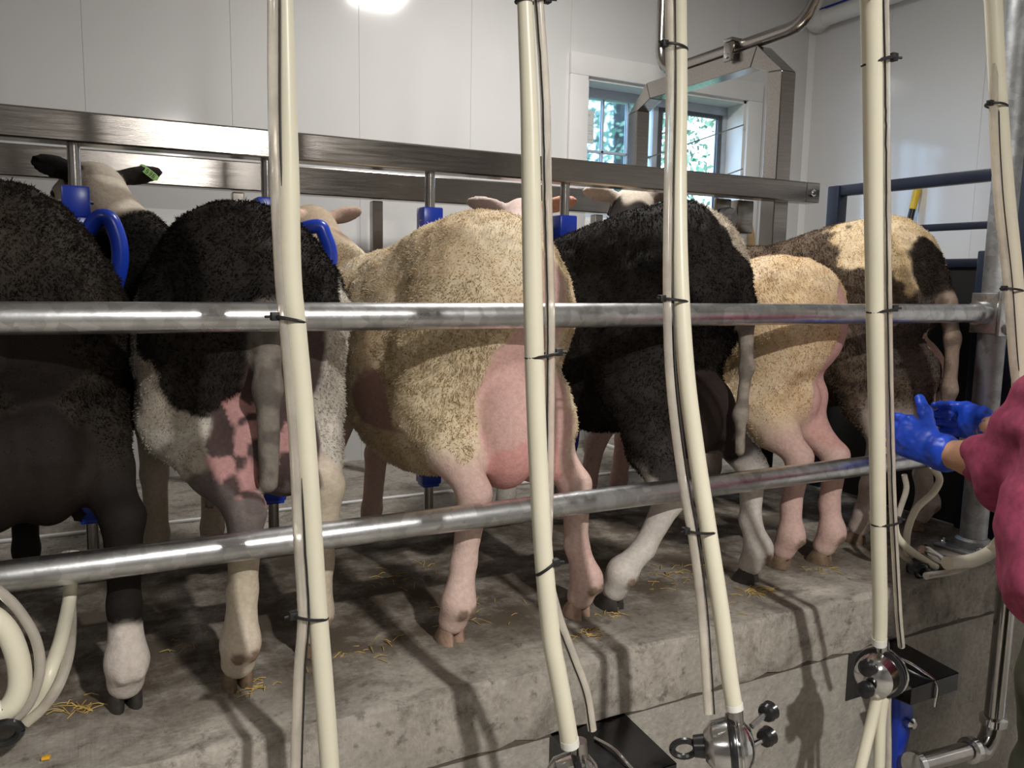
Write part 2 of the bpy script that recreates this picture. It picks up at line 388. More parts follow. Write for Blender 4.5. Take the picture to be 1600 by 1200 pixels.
# outdoors beyond the window
tag(MB().box((-8, WALLY+0.16, -1.0), (16, 40, -0.9)).build('ground_outside', MAT['grass'], None), 'lawn outside behind the building', kind='structure')
def tree(x, y, h, r, lean, leaves, seed, label):
    rr = np.random.default_rng(seed)
    t = empty('tree', (x, y, -0.9)); tag(t, label, 'tree', 'trees outside the window')
    tr = MB().tube(spline([(0, 0, 0), (lean*0.4, 0.05, h*0.4), (lean, 0.0, h)], 6), list(np.linspace(r, r*0.5, 13)), 8)
    tr.build('trunk', MAT['bark'], t)
    for k in range(4):
        z = h*(0.35+0.12*k); a = rr.uniform(0, 6.28); l = rr.uniform(0.3, 0.6)
        MB().tube([(lean*0.4*z/h, 0.03, z), (lean*0.6+math.cos(a)*l, math.sin(a)*l*0.4, z+0.5*l)], [r*0.3, r*0.1], 6).build('branch', MAT['bark'], t)
    n = leaves; c = np.stack([np.clip(rr.normal(lean*0.7, 0.55, n), lean-0.75, lean+0.75), np.clip(rr.normal(0, 0.4, n), -0.8, 0.8), rr.uniform(h*0.22, h*1.05, n)], 1)
    d = rr.normal(0, 1, (n, 3)); d /= np.linalg.norm(d, axis=1)[:, None]
    e = np.cross(d, rr.normal(0, 1, (n, 3))); e /= np.linalg.norm(e, axis=1)[:, None]
    L = rr.uniform(0.022, 0.055, n)[:, None]
    V = np.stack([c-d*L, c+e*L*0.5, c+d*L, c-e*L*0.5], 1).reshape(-1, 3)
    me = bpy.data.meshes.new('foliage'); me.from_pydata(V.tolist(), [], np.arange(n*4).reshape(-1, 4).tolist())
    o = link('foliage', me, MAT['leaf'], t); o['kind'] = 'stuff'
tree(4.25, 5.9, 5.4, 0.11, -0.3, 4200, 1, 'leafy tree with a leaning dark trunk outside the window')
tree(5.6, 7.9, 5.4, 0.13, 0.2, 5000, 2, 'leafy tree with a thick straight trunk outside the open sash')
tree(3.7, 7.9, 4.5, 0.07, 0.2, 9000, 4, 'bushy tree with a thin trunk outside the gridded sash')

# ceiling lights
for (lx, ly, watts, size, drop, label) in LAMPS:
    f = empty('ceiling_light', (lx, ly, CEIL-drop));
    if drop: MB().tube([(0, 0, -0.001), (0, 0, drop-0.0005)], 0.006, 10).build('rod', MAT['white'], f)
    tag(f, label, 'light', 'ceiling lights')
    MB().box((-0.15, -0.15, -0.035), (0.15, 0.15, -0.0005), 0.006).build('housing', MAT['white'], f)
    em = material('led_diffuser', (1, 1, 1), 0.5); bsdf(em).inputs['Emission Color'].default_value = (1.0, 0.965, 0.92, 1)
    bsdf(em).inputs['Emission Strength'].default_value = watts*0.35
    MB().box((-0.11, -0.11, -0.041), (0.11, 0.11, -0.0355), 0.002).build('diffuser', em, f)
    ld = bpy.data.lights.new('led_light', 'AREA'); ld.shape = 'SQUARE'; ld.size = size; ld.energy = watts
    ld.color = (1.0, 0.965, 0.92)
    lo = bpy.data.objects.new('led_light', ld); COL.objects.link(lo); lo.parent = f; lo.location = (0, 0, -0.05)

# ------------------------------------------------------------------ rump rail on the deck edge
RY, UZ, LZ, RR = 1.269, 0.617, 0.263, 0.0225
rail = empty('rump_rail', (2.02, RY, 0)); tag(rail, 'galvanised two-pipe rail with an upright post along the deck edge', 'rail')
def sub(mb, name, mat, parent, root=None, **kw):
    """build with world coordinates, then parent without moving"""
    o = mb.build(name, mat, None, **kw); o.parent = parent
    r = root or parent
    o.matrix_parent_inverse = Matrix.Translation(-Vector(r.location)); return o
sub(MB().tube([(x, RY, UZ) for x in np.linspace(LEFTX+0.02, 1.985, 30)], RR, 24), 'upper_pipe', MAT['galv'], rail)
sub(MB().tube([(x, RY, LZ) for x in np.linspace(LEFTX+0.02, 1.985, 30)], RR, 24), 'lower_pipe', MAT['galv'], rail)
sub(MB().tube([(2.02, RY, z) for z in np.linspace(0.008, CEIL-0.001, 14)], 0.032, 24), 'post', MAT['galvdk'], rail)
sub(MB().box((1.955, RY-0.065, 0.0005), (2.085, RY+0.065, 0.009), 0.002).lathe([(0.042, 0), (0.042, 0.02), (0.034, 0.026)], (2.02, RY, 0.009), (0, 0, 1)), 'base_plate', MAT['galvdk'], rail)
for k, (a, b) in enumerate(((-1, -1), (1, -1), (-1, 1), (1, 1))):
    sub(MB().lathe([(0.011, 0), (0.011, 0.008), (0.005, 0.009), (0.005, 0.018)], (2.02+a*0.048, RY+b*0.048, 0.009), (0, 0, 1), 6), 'bolt', MAT['chrome'], rail)
for z in (UZ, LZ):
    c = sub(MB().tube([(1.945, RY, z), (1.99, RY, z)], 0.0285, 20).box((1.975, RY-0.046, z-0.055), (2.065, RY-0.034, z+0.055), 0.003)
            .box((1.98, RY-0.036, z-0.05), (1.99, RY+0.036, z+0.05), 0.002), 'clamp', MAT['galv'], rail)
    for dz in (-0.04, 0.04):
        b = MB().lathe([(0.013, 0), (0.013, 0.009), (0.007, 0.010), (0.007, 0.02)], (2.0, RY-0.046, z+dz), (0, -1, 0), 6).build('bolt', MAT['chrome'], None)
        b.parent = c
# ------------------------------------------------------------------ head gate: twin beams, arch, neck bars
FY, BY, BZ0, BZ1 = 1.92, 2.68, 0.937, 0.999
gate = empty('head_gate', (1.94, FY, 0)); tag(gate, 'stainless steel head gate with twin beams, arch and blue neck guards', 'head gate')
sub(MB().box((LEFTX+0.02, FY-0.03, BZ0), (2.005, FY+0.03, BZ1), 0.004), 'front_beam', MAT['steel'], gate, smooth=False)
sub(MB().box((2.0055, FY-0.028, BZ0), (2.064, FY+0.028, BZ1), 0.003), 'beam_end', MAT['steel'], gate, smooth=False)
sub(MB().lathe([(0.012, 0), (0.012, 0.007), (0.006, 0.008), (0.006, 0.014)], (2.03, FY-0.028, 0.966), (0, -1, 0), 6), 'bolt', MAT['chrome'], gate)
sub(MB().box((LEFTX+0.02, BY-0.03, BZ0), (2.0, BY+0.03, BZ1+0.026), 0.004), 'back_beam', MAT['steel'], gate, smooth=False)
for xb in (-0.49, -0.02, 0.416, 0.862, 1.30, 1.74):
    sub(MB().box((xb-0.018, BY-0.018, 0.0), (xb+0.018, BY+0.018, BZ0-0.005), 0.003), 'back_post', MAT['steel'], gate, smooth=False)
# arch over the walkway
AX, aw = 1.965, 0.03
def arch_outline(o):
    yn, yf = FY+0.034, BY+0.094
    return [(yn-o, 1.34-o*0.1), (yn+0.115-o*0.42, 1.44+o), (yf-0.115+o*0.42, 1.44+o), (yf+o, 1.34-o*0.1)]
outer, inner = arch_outline(0.0), arch_outline(-0.062)
pts_o = [(outer[0][0], 0.0)]+outer+[(outer[3][0], 0.0)]
pts_i = [(inner[0][0], 0.0)]+inner+[(inner[3][0], 0.0)]
for nm, i in (('arch_post', 0), ('arch_brace', 1), ('arch_top', 2), ('arch_brace', 3), ('arch_post', 4)):
    q = [pts_o[i], pts_o[i+1], pts_i[i+1], pts_i[i]]
    sub(MB().prism([(AX-aw, a, b) for a, b in q], (0, 0, 0), (2*aw, 0, 0), 0.003), nm, MAT['steel'], gate, smooth=False)
# bent overhead tube bolted along the arch
ux = AX-0.01
zt = 1.44+0.022
path = [(ux, 2.60, CEIL-0.002), (ux, 2.60, zt+0.14)]
for k in range(7):
    a = math.pi/2*k/6; path.append((ux, 2.60-0.09*(1-math.cos(a))-0.0, zt+0.09*(1-math.sin(a))))
for k in range(7):
    a = math.pi/2*k/6; path.append((ux, 1.95-0.11*math.sin(a)+0.0, zt+0.11*(1-math.cos(a))))
path.append((ux, 1.84, CEIL-0.002))
ut = sub(MB().tube(path, 0.021, 20), 'overhead_tube', MAT['steel'], gate)
cl = sub(MB().box((ux-0.045, 2.16, zt-0.05), (ux-0.033, 2.2, zt+0.01), 0.002).box((ux-0.045, 2.16, zt+0.012), (ux+0.03, 2.2, zt+0.024), 0.002), 'strap', MAT['steel'], gate)
b = MB().lathe([(0.009, 0), (0.009, 0.006), (0.004, 0.007)], (ux-0.045, 2.18, zt-0.034), (-1, 0, 0), 6).build('bolt', MAT['chrome'], None)
b.parent = cl
# neck bars between the stalls
sub(MB().tube([(x, FY, 0.035) for x in np.linspace(LEFTX+0.02, 1.9, 12)], 0.016, 14), 'base_pipe', MAT['steel'], gate)
BARS = [-0.80, -0.41, -0.02, 0.362, 0.755, 1.143, 1.53]
for xb in BARS:
    gx_ = 0.05 if xb == 0.362 else 0.0
    bar = sub(MB().tube([(xb, FY, 0.03), (xb, FY, 0.4), (xb, FY, BZ0+0.005)], 0.0125, 14), 'neck_bar', MAT['steeldk'], gate)
    for nm, z0, z1, w in (('upper_block', 0.79, 0.853, 0.026), ('lower_block', 0.155, 0.205, 0.026)):
        q = MB().box((xb-w, FY-w, z0), (xb+w, FY+w, z1), 0.004).box((xb-w*0.85, FY-w*0.85, z0-0.05 if 'upper' in nm else z0-0.008), (xb+w*0.85, FY+w*0.85, z0+0.002), 0.003).build(nm, MAT['blue'], None)
        q.parent = bar
        q = MB().tube([(xb-w-0.006, FY-0.01, (z0+z1)/2), (xb+w+0.006, FY-0.01, (z0+z1)/2)], 0.004, 8).build('pin', MAT['chrome'], None)
        q.parent = bar
    g = MB().tube(spline([(xb+0.02, FY-0.03, 0.765), (xb+gx_+0.045, FY-0.045, 0.792), (xb+gx_+0.066, FY-0.05, 0.775), (xb+gx_+0.075, FY-0.05, 0.70), (xb+0.04, FY-0.04, 0.56),
                          (xb+0.032, FY-0.035, 0.38), (xb+0.028, FY-0.03, 0.24), (xb+0.015, FY-0.025, 0.19)], 6), 0.0165, 12).build('neck_guard', MAT['blue'], None)
    g.parent = bar
lat = sub(MB().box((1.70, FY+0.036, 0.86), (1.76, FY+0.05, 0.936), 0.003).box((1.785, FY+0.034, 0.835), (1.85, FY+0.1, 0.936), 0.004), 'latch_box', MAT['steel'], gate)
q = MB().lathe([(0.03, 0), (0.034, 0.005), (0.034, 0.02), (0.03, 0.025)], (1.73, FY+0.03, 0.875), (0, -1, 0), 18).build('latch_roller', MAT['galvdk'], None)
q.parent = lat
# ------------------------------------------------------------------ navy fence at the end of the deck
FX = 2.18
fen = empty('end_fence', (FX, 1.5, 0)); tag(fen, 'navy painted steel fence with black lower sheet at the deck end', 'fence')
sub(MB().box((FX-0.022, 1.902, 0.0), (FX+0.022, 1.948, 1.0), 0.004), 'fence_post', MAT['navy'], fen)
sub(MB().box((FX-0.022, 1.371, 0.0), (FX+0.022, 1.417, 0.78), 0.004), 'fence_post', MAT['navy'], fen)
sub(MB().box((FX-0.03, 1.253, 0.0), (FX+0.03, 1.314, 1.05), 0.004), 'fence_post', MAT['navy'], fen)
sub(MB().box((FX-0.016, 1.314, 0.967), (FX+0.016, 1.902, 1.0), 0.003), 'fence_bar', MAT['navy'], fen)
sub(MB().box((FX-0.013, 1.314, 0.84), (FX+0.013, 1.902, 0.86), 0.003), 'fence_bar', MAT['navy'], fen)
sub(MB().box((FX-0.013, 1.418, 0.735), (FX+0.013, 1.902, 0.76), 0.003), 'fence_bar', MAT['navy'], fen)
sub(MB().box((FX-0.006, 1.419, 0.005), (FX+0.006, 1.901, 0.735)), 'rubber_sheet', MAT['black'], fen)
for z0, z1 in ((0.12, 0.36), (0.375, 0.52), (0.53, 0.62)):
    sub(MB().box((FX-0.005, 1.3146, z0), (FX+0.005, 1.3705, z1), 0.001), 'blue_infill', MAT['blueplate'], fen)
# broom and wooden handle leaning on the end wall
br = empty('broom', (2.93, 2.30, 0)); tag(br, 'black handled broom with yellow grip tip leaning on the end wall', 'broom')
tip = np.array([WALLX-0.018, 2.27, 1.085]); foot = np.array([2.90, 2.37, 0.03]); dr = (foot-tip)/np.linalg.norm(foot-tip)
sub(MB().tube([tip+dr*0.085, foot], 0.0125, 12), 'handle', MAT['blackgloss'], br)
sub(MB().tube([tip+dr*0.0, tip+dr*0.01, tip+dr*0.09], [0.010, 0.0145, 0.0145], 12), 'grip', MAT['yellow'], br)
sub(MB().box((2.80, 2.345, 0.03), (2.99, 2.395, 0.075), 0.006).prism([(2.79, 2.34, 0.0), (2.99, 2.34, 0.0), (2.98, 2.345, 0.035), (2.81, 2.345, 0.035)], (0, 0, 0), (0, 0.05, 0)), 'brush_head', MAT['black'], br)
wh = empty('shovel', (2.72, 2.78, 0)); tag(wh, 'shovel with pale wooden handle leaning on the back wall', 'shovel')
sub(MB().tube([(2.70, 2.872, 0.945), (2.70, 2.86, 0.9), (2.72, 2.80, 0.30)], [0.012, 0.017, 0.016], 12), 'handle', MAT['wood'], wh)
sub(MB().prism([(2.62, 2.79, 0.30), (2.82, 2.79, 0.30), (2.80, 2.775, 0.03), (2.72, 2.77, 0.0), (2.64, 2.775, 0.03)], (0, 0, 0), (0, 0.006, 0)), 'blade', MAT['galvdk'], wh)
# white drain pipe along the end wall, with thin cable above
dp = empty('drain_pipe', (WALLX-0.045, 2.8, 1.88)); tag(dp, 'white plastic pipe running along the top of the end wall', 'pipe')
zp = 1.875
sub(MB().tube([(WALLX-0.05, y, zp) for y in np.linspace(2.80, FRONTY+0.05, 10)], 0.035, 20), 'pipe_run', MAT['white'], dp)
sub(MB().tube(spline([(WALLX-0.05, 2.78, zp), (WALLX-0.05, 2.835, zp), (WALLX-0.04, 2.85, zp), (WALLX-0.001, 2.852, zp)], 5), 0.041, 18), 'elbow', MAT['white'], dp)
for y in (2.2, 1.2, 0.2, -0.8):
    sub(MB().box((WALLX-0.09, y-0.012, zp-0.04), (WALLX-0.0005, y+0.012, zp+0.04), 0.004), 'pipe_bracket', MAT['white'], dp)
tag(MB().tube([(WALLX-0.03, y, zp+0.055) for y in np.linspace(2.86, FRONTY+0.05, 10)], 0.005, 8).build('cable', MAT['blue'], None), 'thin blue cable above the white pipe on the end wall', 'cable')
# ------------------------------------------------------------------ milk line overhead and the hanging hoses
MLY, MLZ = 0.76, 1.86
ml = empty('milk_line', (0.3, MLY, MLZ)); tag(ml, 'stainless milk pipe under the ceiling that the hoses hang from', 'pipe')
sub(MB().tube([(x, MLY, MLZ) for x in np.linspace(LEFTX+0.02, 2.6, 14)], 0.024, 18), 'pipe_run', MAT['steeldk'], ml)
for x in (-2.0, -0.6, 0.12, 0.9, 1.7):
    sub(MB().tube([(x, MLY, MLZ+0.02), (x, MLY, CEIL-0.001)], 0.006, 8), 'hanger', MAT['steel'], ml)
def frame_at(path, y):
    """index of the sample whose photo row is nearest y"""
    best = min(range(len(path)), key=lambda i: abs(rowof(path[i])-y)); return best
def rowof(p):
    v = np.array(p)-CC; return 600-FPX*(v@CU)/(v@CF)
def hose(label, cream, clear, ties, depth, r, group='milk hoses hanging in front of the sheep', end_sleeve=True, side=1, ftop=1.0):
    """cream/clear: photo points; depth(row) gives the distance across the pit for a photo row"""
    C = [px(x, y, depth(y)) for x, y in cream]
    V = [px(x+3.5*side, y, depth(y)-0.002) for x, y in clear]
    t0 = C[0]; h = empty('milk_hose', tuple(C[-1])); tag(h, label, 'hose', group)
    up = [(t0[0], MLY, MLZ-0.022), t0+(C[0]-C[1])*0.9]
    pc = spline(up+C, 10)
    rr_ = [r*(ftop+(1-ftop)*min(1, max(0, rowof(q)/300))) for q in pc]
    cr = sub(MB().tube(pc, rr_, 18), 'milk_tube', MAT['hose'], h)
    v0 = V[0]; pv = spline([(v0[0], MLY, MLZ-0.022), v0+(V[0]-V[1])*0.9]+V, 10)
    sub(MB().tube(pv, r*0.50, 12), 'vacuum_tube', MAT['clear'], h)
    pk = []
    for p in pv:
        q = min(pc, key=lambda a: abs(a[2]-p[2])); d = np.array(q)-np.array(p); n = np.linalg.norm(d)
        pk.append(np.array(p)+d*min(1, r*0.55/max(n, 1e-6))+np.array([0, -0.006, 0]))
    sub(MB().tube(pk, 0.0012, 6), 'dark_line', MAT['black'], h)  # thin black line running between the cream and clear tubes
    if end_sleeve:
        sub(MB().tube([pc[-1]+(pc[-2]-pc[-1])*2.0, pc[-1]], r*1.04, 18), 'sleeve', MAT['hosewhite'], h)
    for y in ties:
        a = pc[frame_at(pc, y)]; b = pv[frame_at(pv, y)]
        ctr = (np.array(a)+np.array(b))/2; half = np.linalg.norm(np.array(a)-np.array(b))/2
        ax = (np.array(b)-np.array(a)); ax[2] *= 0.3; ax /= max(np.linalg.norm(ax), 1e-6)
        ay = np.cross(ax, [0, 0, 1.0]); ay /= np.linalg.norm(ay)
        ring = []
        for k in range(25):
            t = 2*math.pi*k/24
            ring.append(ctr+ax*math.cos(t)*(half+r*0.86)-ax*r*0.28*0+ay*math.sin(t)*(r*1.12)+np.array([0, 0, 0.003*math.cos(t)]))
        e = ring[0] if side > 0 else ring[12]
        if np.dot(ax, [1, 0, 0]) < 0: e = ring[12] if side > 0 else ring[0]
        o = np.array([0.012 if side > 0 else -0.012, -0.004, 0.0])
        sub(MB().tube(ring, 0.0022, 6, caps=False).box(tuple(e-0.005), tuple(e+0.005), 0.001).tube([e, e+o], 0.0018, 6), 'cable_tie', MAT['black'], h)
    return h, pc, pv
lerp = lambda a, b: (lambda y: a+(b-a)*min(1.2, max(-0.2, y/1100)))
H1 = hose('cream milk hose with clear tube on its left, before the black and white mottled sheep',
     [(446, 0), (450, 210), (454, 420), (463, 520), (474, 640), (485, 790), (495, 940), (505, 1060), (514, 1180), (518, 1260)],
     [(430, 0), (431, 200), (440, 420), (449, 520), (462, 680), (470, 850), (476, 960), (470, 1050), (465, 1190), (466, 1260)], [497, 962], lerp(1.0, 1.0), 0.0128, side=-1, ftop=0.68)
H2 = hose('cream milk hose with clear tube on its right, before the shaggy cream sheep',
     [(820, 0), (828, 200), (833, 480), (838, 650), (845, 800), (852, 900), (862, 1000), (871, 1050), (882, 1110), (891, 1165)],
     [(838, 0), (848, 150), (852, 330), (856, 480), (856, 600), (855, 720), (853, 820), (851, 885), (868, 960), (890, 1020), (912, 1080), (922, 1140)], [2, 550, 886], lerp(0.93, 0.90), 0.0128, ftop=0.75)
H3 = hose('cream milk hose bowing sideways with tube on its left, before the large black sheep',
     [(1062, 0), (1062, 150), (1060, 300), (1063, 440), (1072, 580), (1087, 700), (1107, 830), (1127, 960), (1140, 1060), (1148, 1108)],
     [(1049, 0), (1050, 150), (1047, 300), (1046, 470), (1051, 600), (1068, 740), (1087, 850), (1099, 950), (1106, 1050), (1110, 1115)], [68, 464, 827], lerp(1.04, 0.86), 0.0128, side=-1, ftop=0.85)
H4 = hose('straight cream milk hose with clear tube on its right, before the small tan sheep',
     [(1361, 0), (1363, 150), (1365, 350), (1367, 500), (1370, 650), (1372, 800), (1375, 950), (1374, 1006)],
     [(1377, 0), (1380, 150), (1381, 300), (1386, 600), (1392, 800), (1400, 950), (1405, 1010)], [95, 480, 820], lerp(0.74, 0.97), 0.0128)
H5 = hose('cream milk hose curving past the galvanised post towards the person in maroon',
     [(1552, 0), (1560, 150), (1572, 300), (1586, 440), (1592, 560), (1594, 680), (1584, 800), (1562, 850), (1525, 874), (1480, 880)],
     [(1566, 0), (1556, 150), (1562, 300), (1577, 440), (1586, 560), (1598, 680), (1582, 800), (1548, 860), (1505, 890), (1450, 900)], [168, 452], lambda y: 1.015 if y < 780 else 1.015+0.105*min(1, (y-780)/80), 0.0155, end_sleeve=False, side=-1)
# ------------------------------------------------------------------ milking claws on the hose ends
def claw(loc, axis, label, knob_dir, hook=False, tubes=()):
    A = Vector(axis).normalized(); o = empty('milking_claw', loc); tag(o, label, 'milking claw', 'milking claws hanging at the deck edge')
    z = Vector((0, 0, 0)); side = Vector((0, 0, 1)).cross(A).normalized()
    MB().lathe([(0.004, -0.042), (0.022, -0.040), (0.036, -0.028), (0.041, -0.008), (0.041, 0.0)], z, A, 28).build('bowl', MAT['chrome'], o)
    MB().lathe([(0.041, 0.0), (0.041, 0.006), (0.036, 0.020), (0.024, 0.030), (0.010, 0.033)], z, A, 28).build('steel_cover', MAT['chrome'], o)
    MB().lathe([(0.040, -0.006), (0.046, -0.004), (0.047, 0.0), (0.046, 0.004), (0.040, 0.006)], z, A, 28).build('rubber_ring', MAT['blackgloss'], o)
    MB().lathe([(0.0445, 0.009), (0.0475, 0.010), (0.0475, 0.013), (0.0445, 0.014)], z, A, 28).build('clamp_band', MAT['chrome'], o)
    MB().tube([A*0.004+Vector((0, 0, 0.03)), A*0.002+Vector((0, 0, 0.062))], [0.013, 0.011], 14).build('nozzle', MAT['steeldk'], o)
    kd = Vector(knob_dir).normalized()
    for dz in (0.018, -0.014):
        s0 = kd*0.028+Vector((0, 0, dz))+A*0.012; s1 = kd*0.062+Vector((0, 0, dz*1.3))+A*0.014
        st_ = MB().tube([s0, s1], 0.0045, 10).build('valve_stem', MAT['chrome'], o)
        MB().lathe([(0.005, 0), (0.013, 0.002), (0.015, 0.008), (0.012, 0.012), (0.015, 0.018), (0.009, 0.022)], s1-kd*0.004, kd, 16).build('knob', MAT['blackgloss'], st_)
    if hook:
        c0 = -A*0.04; ring = [c0-A*(0.03+0.018*math.cos(t))+side*0.0+Vector((0, 0, 0.013*math.sin(t)-0.004)) for t in np.linspace(0, 2*math.pi, 21)]
        MB().lathe([(0.006, -0.018), (0.016, -0.016), (0.018, 0.0), (0.012, 0.006)], c0, A, 18).tube(ring, 0.005, 8, caps=False).build('hanging_hook', MAT['blackgloss'], o)
    for k, (pts, r, mt) in enumerate(tubes):
        MB().tube(spline([Vector(p) for p in pts], 6), r, 12).build('liner_tube', MAT[mt], o)
    return o
e2 = H2[1][-1]; claw(e2+np.array([0.012, 0.0, -0.058]), (0.93, -0.35, 0.08), 'milking claw at the end of the hose before the cream sheep', (-0.85, -0.5, 0.0),
     tubes=[([(0.01, 0, -0.035), (0.015, 0, -0.12), (0.0, 0.02, -0.25)], 0.010, 'hose'), ([(0.02, 0.01, -0.03), (0.035, 0.01, -0.12), (0.04, 0.03, -0.25)], 0.010, 'hose')])
e3 = H3[1][-1]; claw(e3+np.array([-0.002, 0.0, -0.058]), (0.80, -0.58, 0.12), 'milking claw with black hanging hook before the large black sheep', (0.92, 0.2, 0.1), hook=True,
     tubes=[([(-0.01, 0, -0.035), (-0.015, 0, -0.12), (-0.02, 0.02, -0.25)], 0.010, 'hose'), ([(0.012, 0.01, -0.035), (0.02, 0.01, -0.12), (0.02, 0.03, -0.25)], 0.010, 'hose')])
e4 = H4[1][-1]; claw(e4+np.array([0.008, 0.0, -0.058]), (0.93, 0.25, 0.05), 'milking claw with two cream tubes below, beside the small steel bracket', (-0.95, -0.25, 0.05),
     tubes=[([(-0.006, -0.005, -0.03), (-0.014, 0, -0.1), (-0.045, 0.0, -0.22), (-0.07, 0.01, -0.34)], 0.0105, 'hose'), ([(0.006, -0.008, -0.035), (0.012, 0, -0.1), (0.018, 0.0, -0.22), (0.01, 0.01, -0.34)], 0.0105, 'hose'),
            ([(0.028, 0.0, -0.03), (0.03, 0, -0.08), (0.045, 0.0, -0.2), (0.06, 0.01, -0.34)], 0.006, 'clear')])
e1 = H1[1][-1]; claw(e1+np.array([0.0, 0.0, -0.058]), (0.9, -0.4, 0.1), 'milking claw hanging below the hose of the black and white mottled sheep', (-0.9, -0.4, 0.0))
# stainless brackets on the pit wall
def bracket(loc, w, label):
    o = empty('claw_bracket', loc); tag(o, label, 'bracket', 'steel claw brackets on the pit wall')
    t = 0.0018; d = 0.16
    m = MB().prism([(0, 0, 0), (0, -d, -0.012), (0, -d, -0.012-t), (0, 0, -t)], (0, 0, 0), (w, 0, 0))
    m.prism([(0, -d, -0.012), (0, -d, -0.05), (0, -d+t, -0.05), (0, -d+t, -0.012)], (0, 0, 0), (w, 0, 0))
    m.prism([(0, -d, -0.05), (0, -d+0.05, -0.055), (0, -d+0.05, -0.055-t), (0, -d, -0.05-t)], (0, 0, 0), (w, 0, 0))
    m.box((0, -0.002, -0.12), (w, 0.0, 0.0)); m.build('plate', MAT['steel_dark_refl'], o, False)
    MB().tube(spline([(w*0.4, -0.05, 0.0), (w*0.46, -0.09, 0.001), (w*0.47, -0.13, -0.004), (w*0.5, -0.163, -0.02), (w*0.5, -0.163, -0.07)], 5), 0.003, 8).build('wire_clip', MAT['chrome'], o)
    for zz in (-0.04, -0.09): MB().lathe([(0.008, 0), (0.008, 0.005), (0.003, 0.006)], (w*0.8, -0.002, zz), (0, -1, 0), 6).build('screw', MAT['chrome'], o)
    return o
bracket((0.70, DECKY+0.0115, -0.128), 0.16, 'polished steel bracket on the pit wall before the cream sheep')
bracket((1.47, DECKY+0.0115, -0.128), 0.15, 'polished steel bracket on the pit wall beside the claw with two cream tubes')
tg = empty('blue_tool', (1.46, 1.10, -0.3)); tag(tg, 'blue handled valve hanging below the claw with two cream tubes', 'valve')
sub(MB().prism([tuple(px(1405, 1085, 1.125)), tuple(px(1426, 1083, 1.125)), tuple(px(1428, 1120, 1.125)), tuple(px(1420, 1160, 1.125)), tuple(px(1412, 1204, 1.125)), tuple(px(1400, 1204, 1.125)), tuple(px(1404, 1160, 1.125))], (0, 0, 0), (0, 0.02, 0), 0.003), 'handle', MAT['blue'], tg)
sub(MB().lathe([(0.006, -0.012), (0.014, -0.010), (0.014, 0.006), (0.008, 0.012)], px(1422, 1130, 1.12), (0, -1, 0), 14), 'valve_cap', MAT['chrome'], tg)
# stainless milk pipe with elbow at the right of the pit wall
mp = empty('drain_line', tuple(px(1555, 1150, 1.05))); tag(mp, 'dark polished steel pipe with clamped elbow beside the person', 'pipe')
q0, q1, q2, q3 = px(1566, 900, 1.08), px(1552, 1125, 1.08), px(1530, 1168, 1.08), px(1430, 1196, 1.08)
q4 = q3+(q3-q2)*0.05
up_ = np.array([q1[0]+0.004, q1[1], 0.06]);
sub(MB().tube([up_, q1], 0.021, 18), 'riser', MAT['steeldk'], mp)
el = [q1, q1+np.array([-0.001, 0, -0.02]), q1*0.5+q2*0.5+np.array([0.012, 0, -0.016]), q2+np.array([0.01, 0, -0.012]), q2+(q3-q2)*0.12]
sub(MB().tube(spline(el, 6), 0.0225, 18), 'elbow', MAT['steeldk'], mp)
sub(MB().tube([q2+(q3-q2)*0.12, q3, q4], 0.021, 18), 'pipe_run', MAT['steeldk'], mp)
sub(MB().lathe([(0.022, -0.012), (0.030, -0.008), (0.030, 0.008), (0.022, 0.012)], q1, (0, 0, 1), 18), 'clamp', MAT['chrome'], mp)
sub(MB().lathe([(0.022, -0.012), (0.030, -0.008), (0.030, 0.008), (0.022, 0.012)], q2+(q3-q2)*0.14, q3-q2, 18), 'clamp', MAT['chrome'], mp)
sub(MB().lathe([(0.022, -0.012), (0.030, -0.008), (0.030, 0.008), (0.022, 0.012)], q3, q3-q2, 18), 'clamp', MAT['chrome'], mp)
# clusters lying on the deck: cups, tubes
def cluster(label, base, tubes, cups, black):
    o = empty('milking_cluster', base); tag(o, label, 'milking cluster')
    for pts, Y, r, mt in tubes:
        P = [px(x, y, Yk) for (x, y), Yk in zip(pts, Y)] if hasattr(Y, '__len__') else [px(x, y, Y) for x, y in pts]
        sub(MB().tube(spline(P, 7), r, 12), 'tube', MAT[mt], o)
    for a, b, Y in cups:
        A, B = px(*a, Y), px(*b, Y); d = Vector(B-A); L = d.length
        c = sub(MB().lathe([(0.010, 0), (0.016, L*0.08), (0.017, L*0.75), (0.021, L*0.85), (0.020, L)], A, d, 16), 'teat_cup', MAT['steeldk'], o)
    for (x, y), Y, ax in black:
        c = px(x, y, Y); A = Vector(ax).normalized()
        ring = [Vector(c)+Vector((0.017*math.cos(t), -0.012, 0.013*math.sin(t))) for t in np.linspace(0, 2*math.pi, 19)]
        sub(MB().lathe([(0.010, -0.045), (0.024, -0.042), (0.027, -0.01), (0.020, 0.0)], Vector(c)+A*-0.01, A, 18).tube(ring, 0.0055, 8, caps=False), 'claw_body', MAT['blackgloss'], o)
    return o
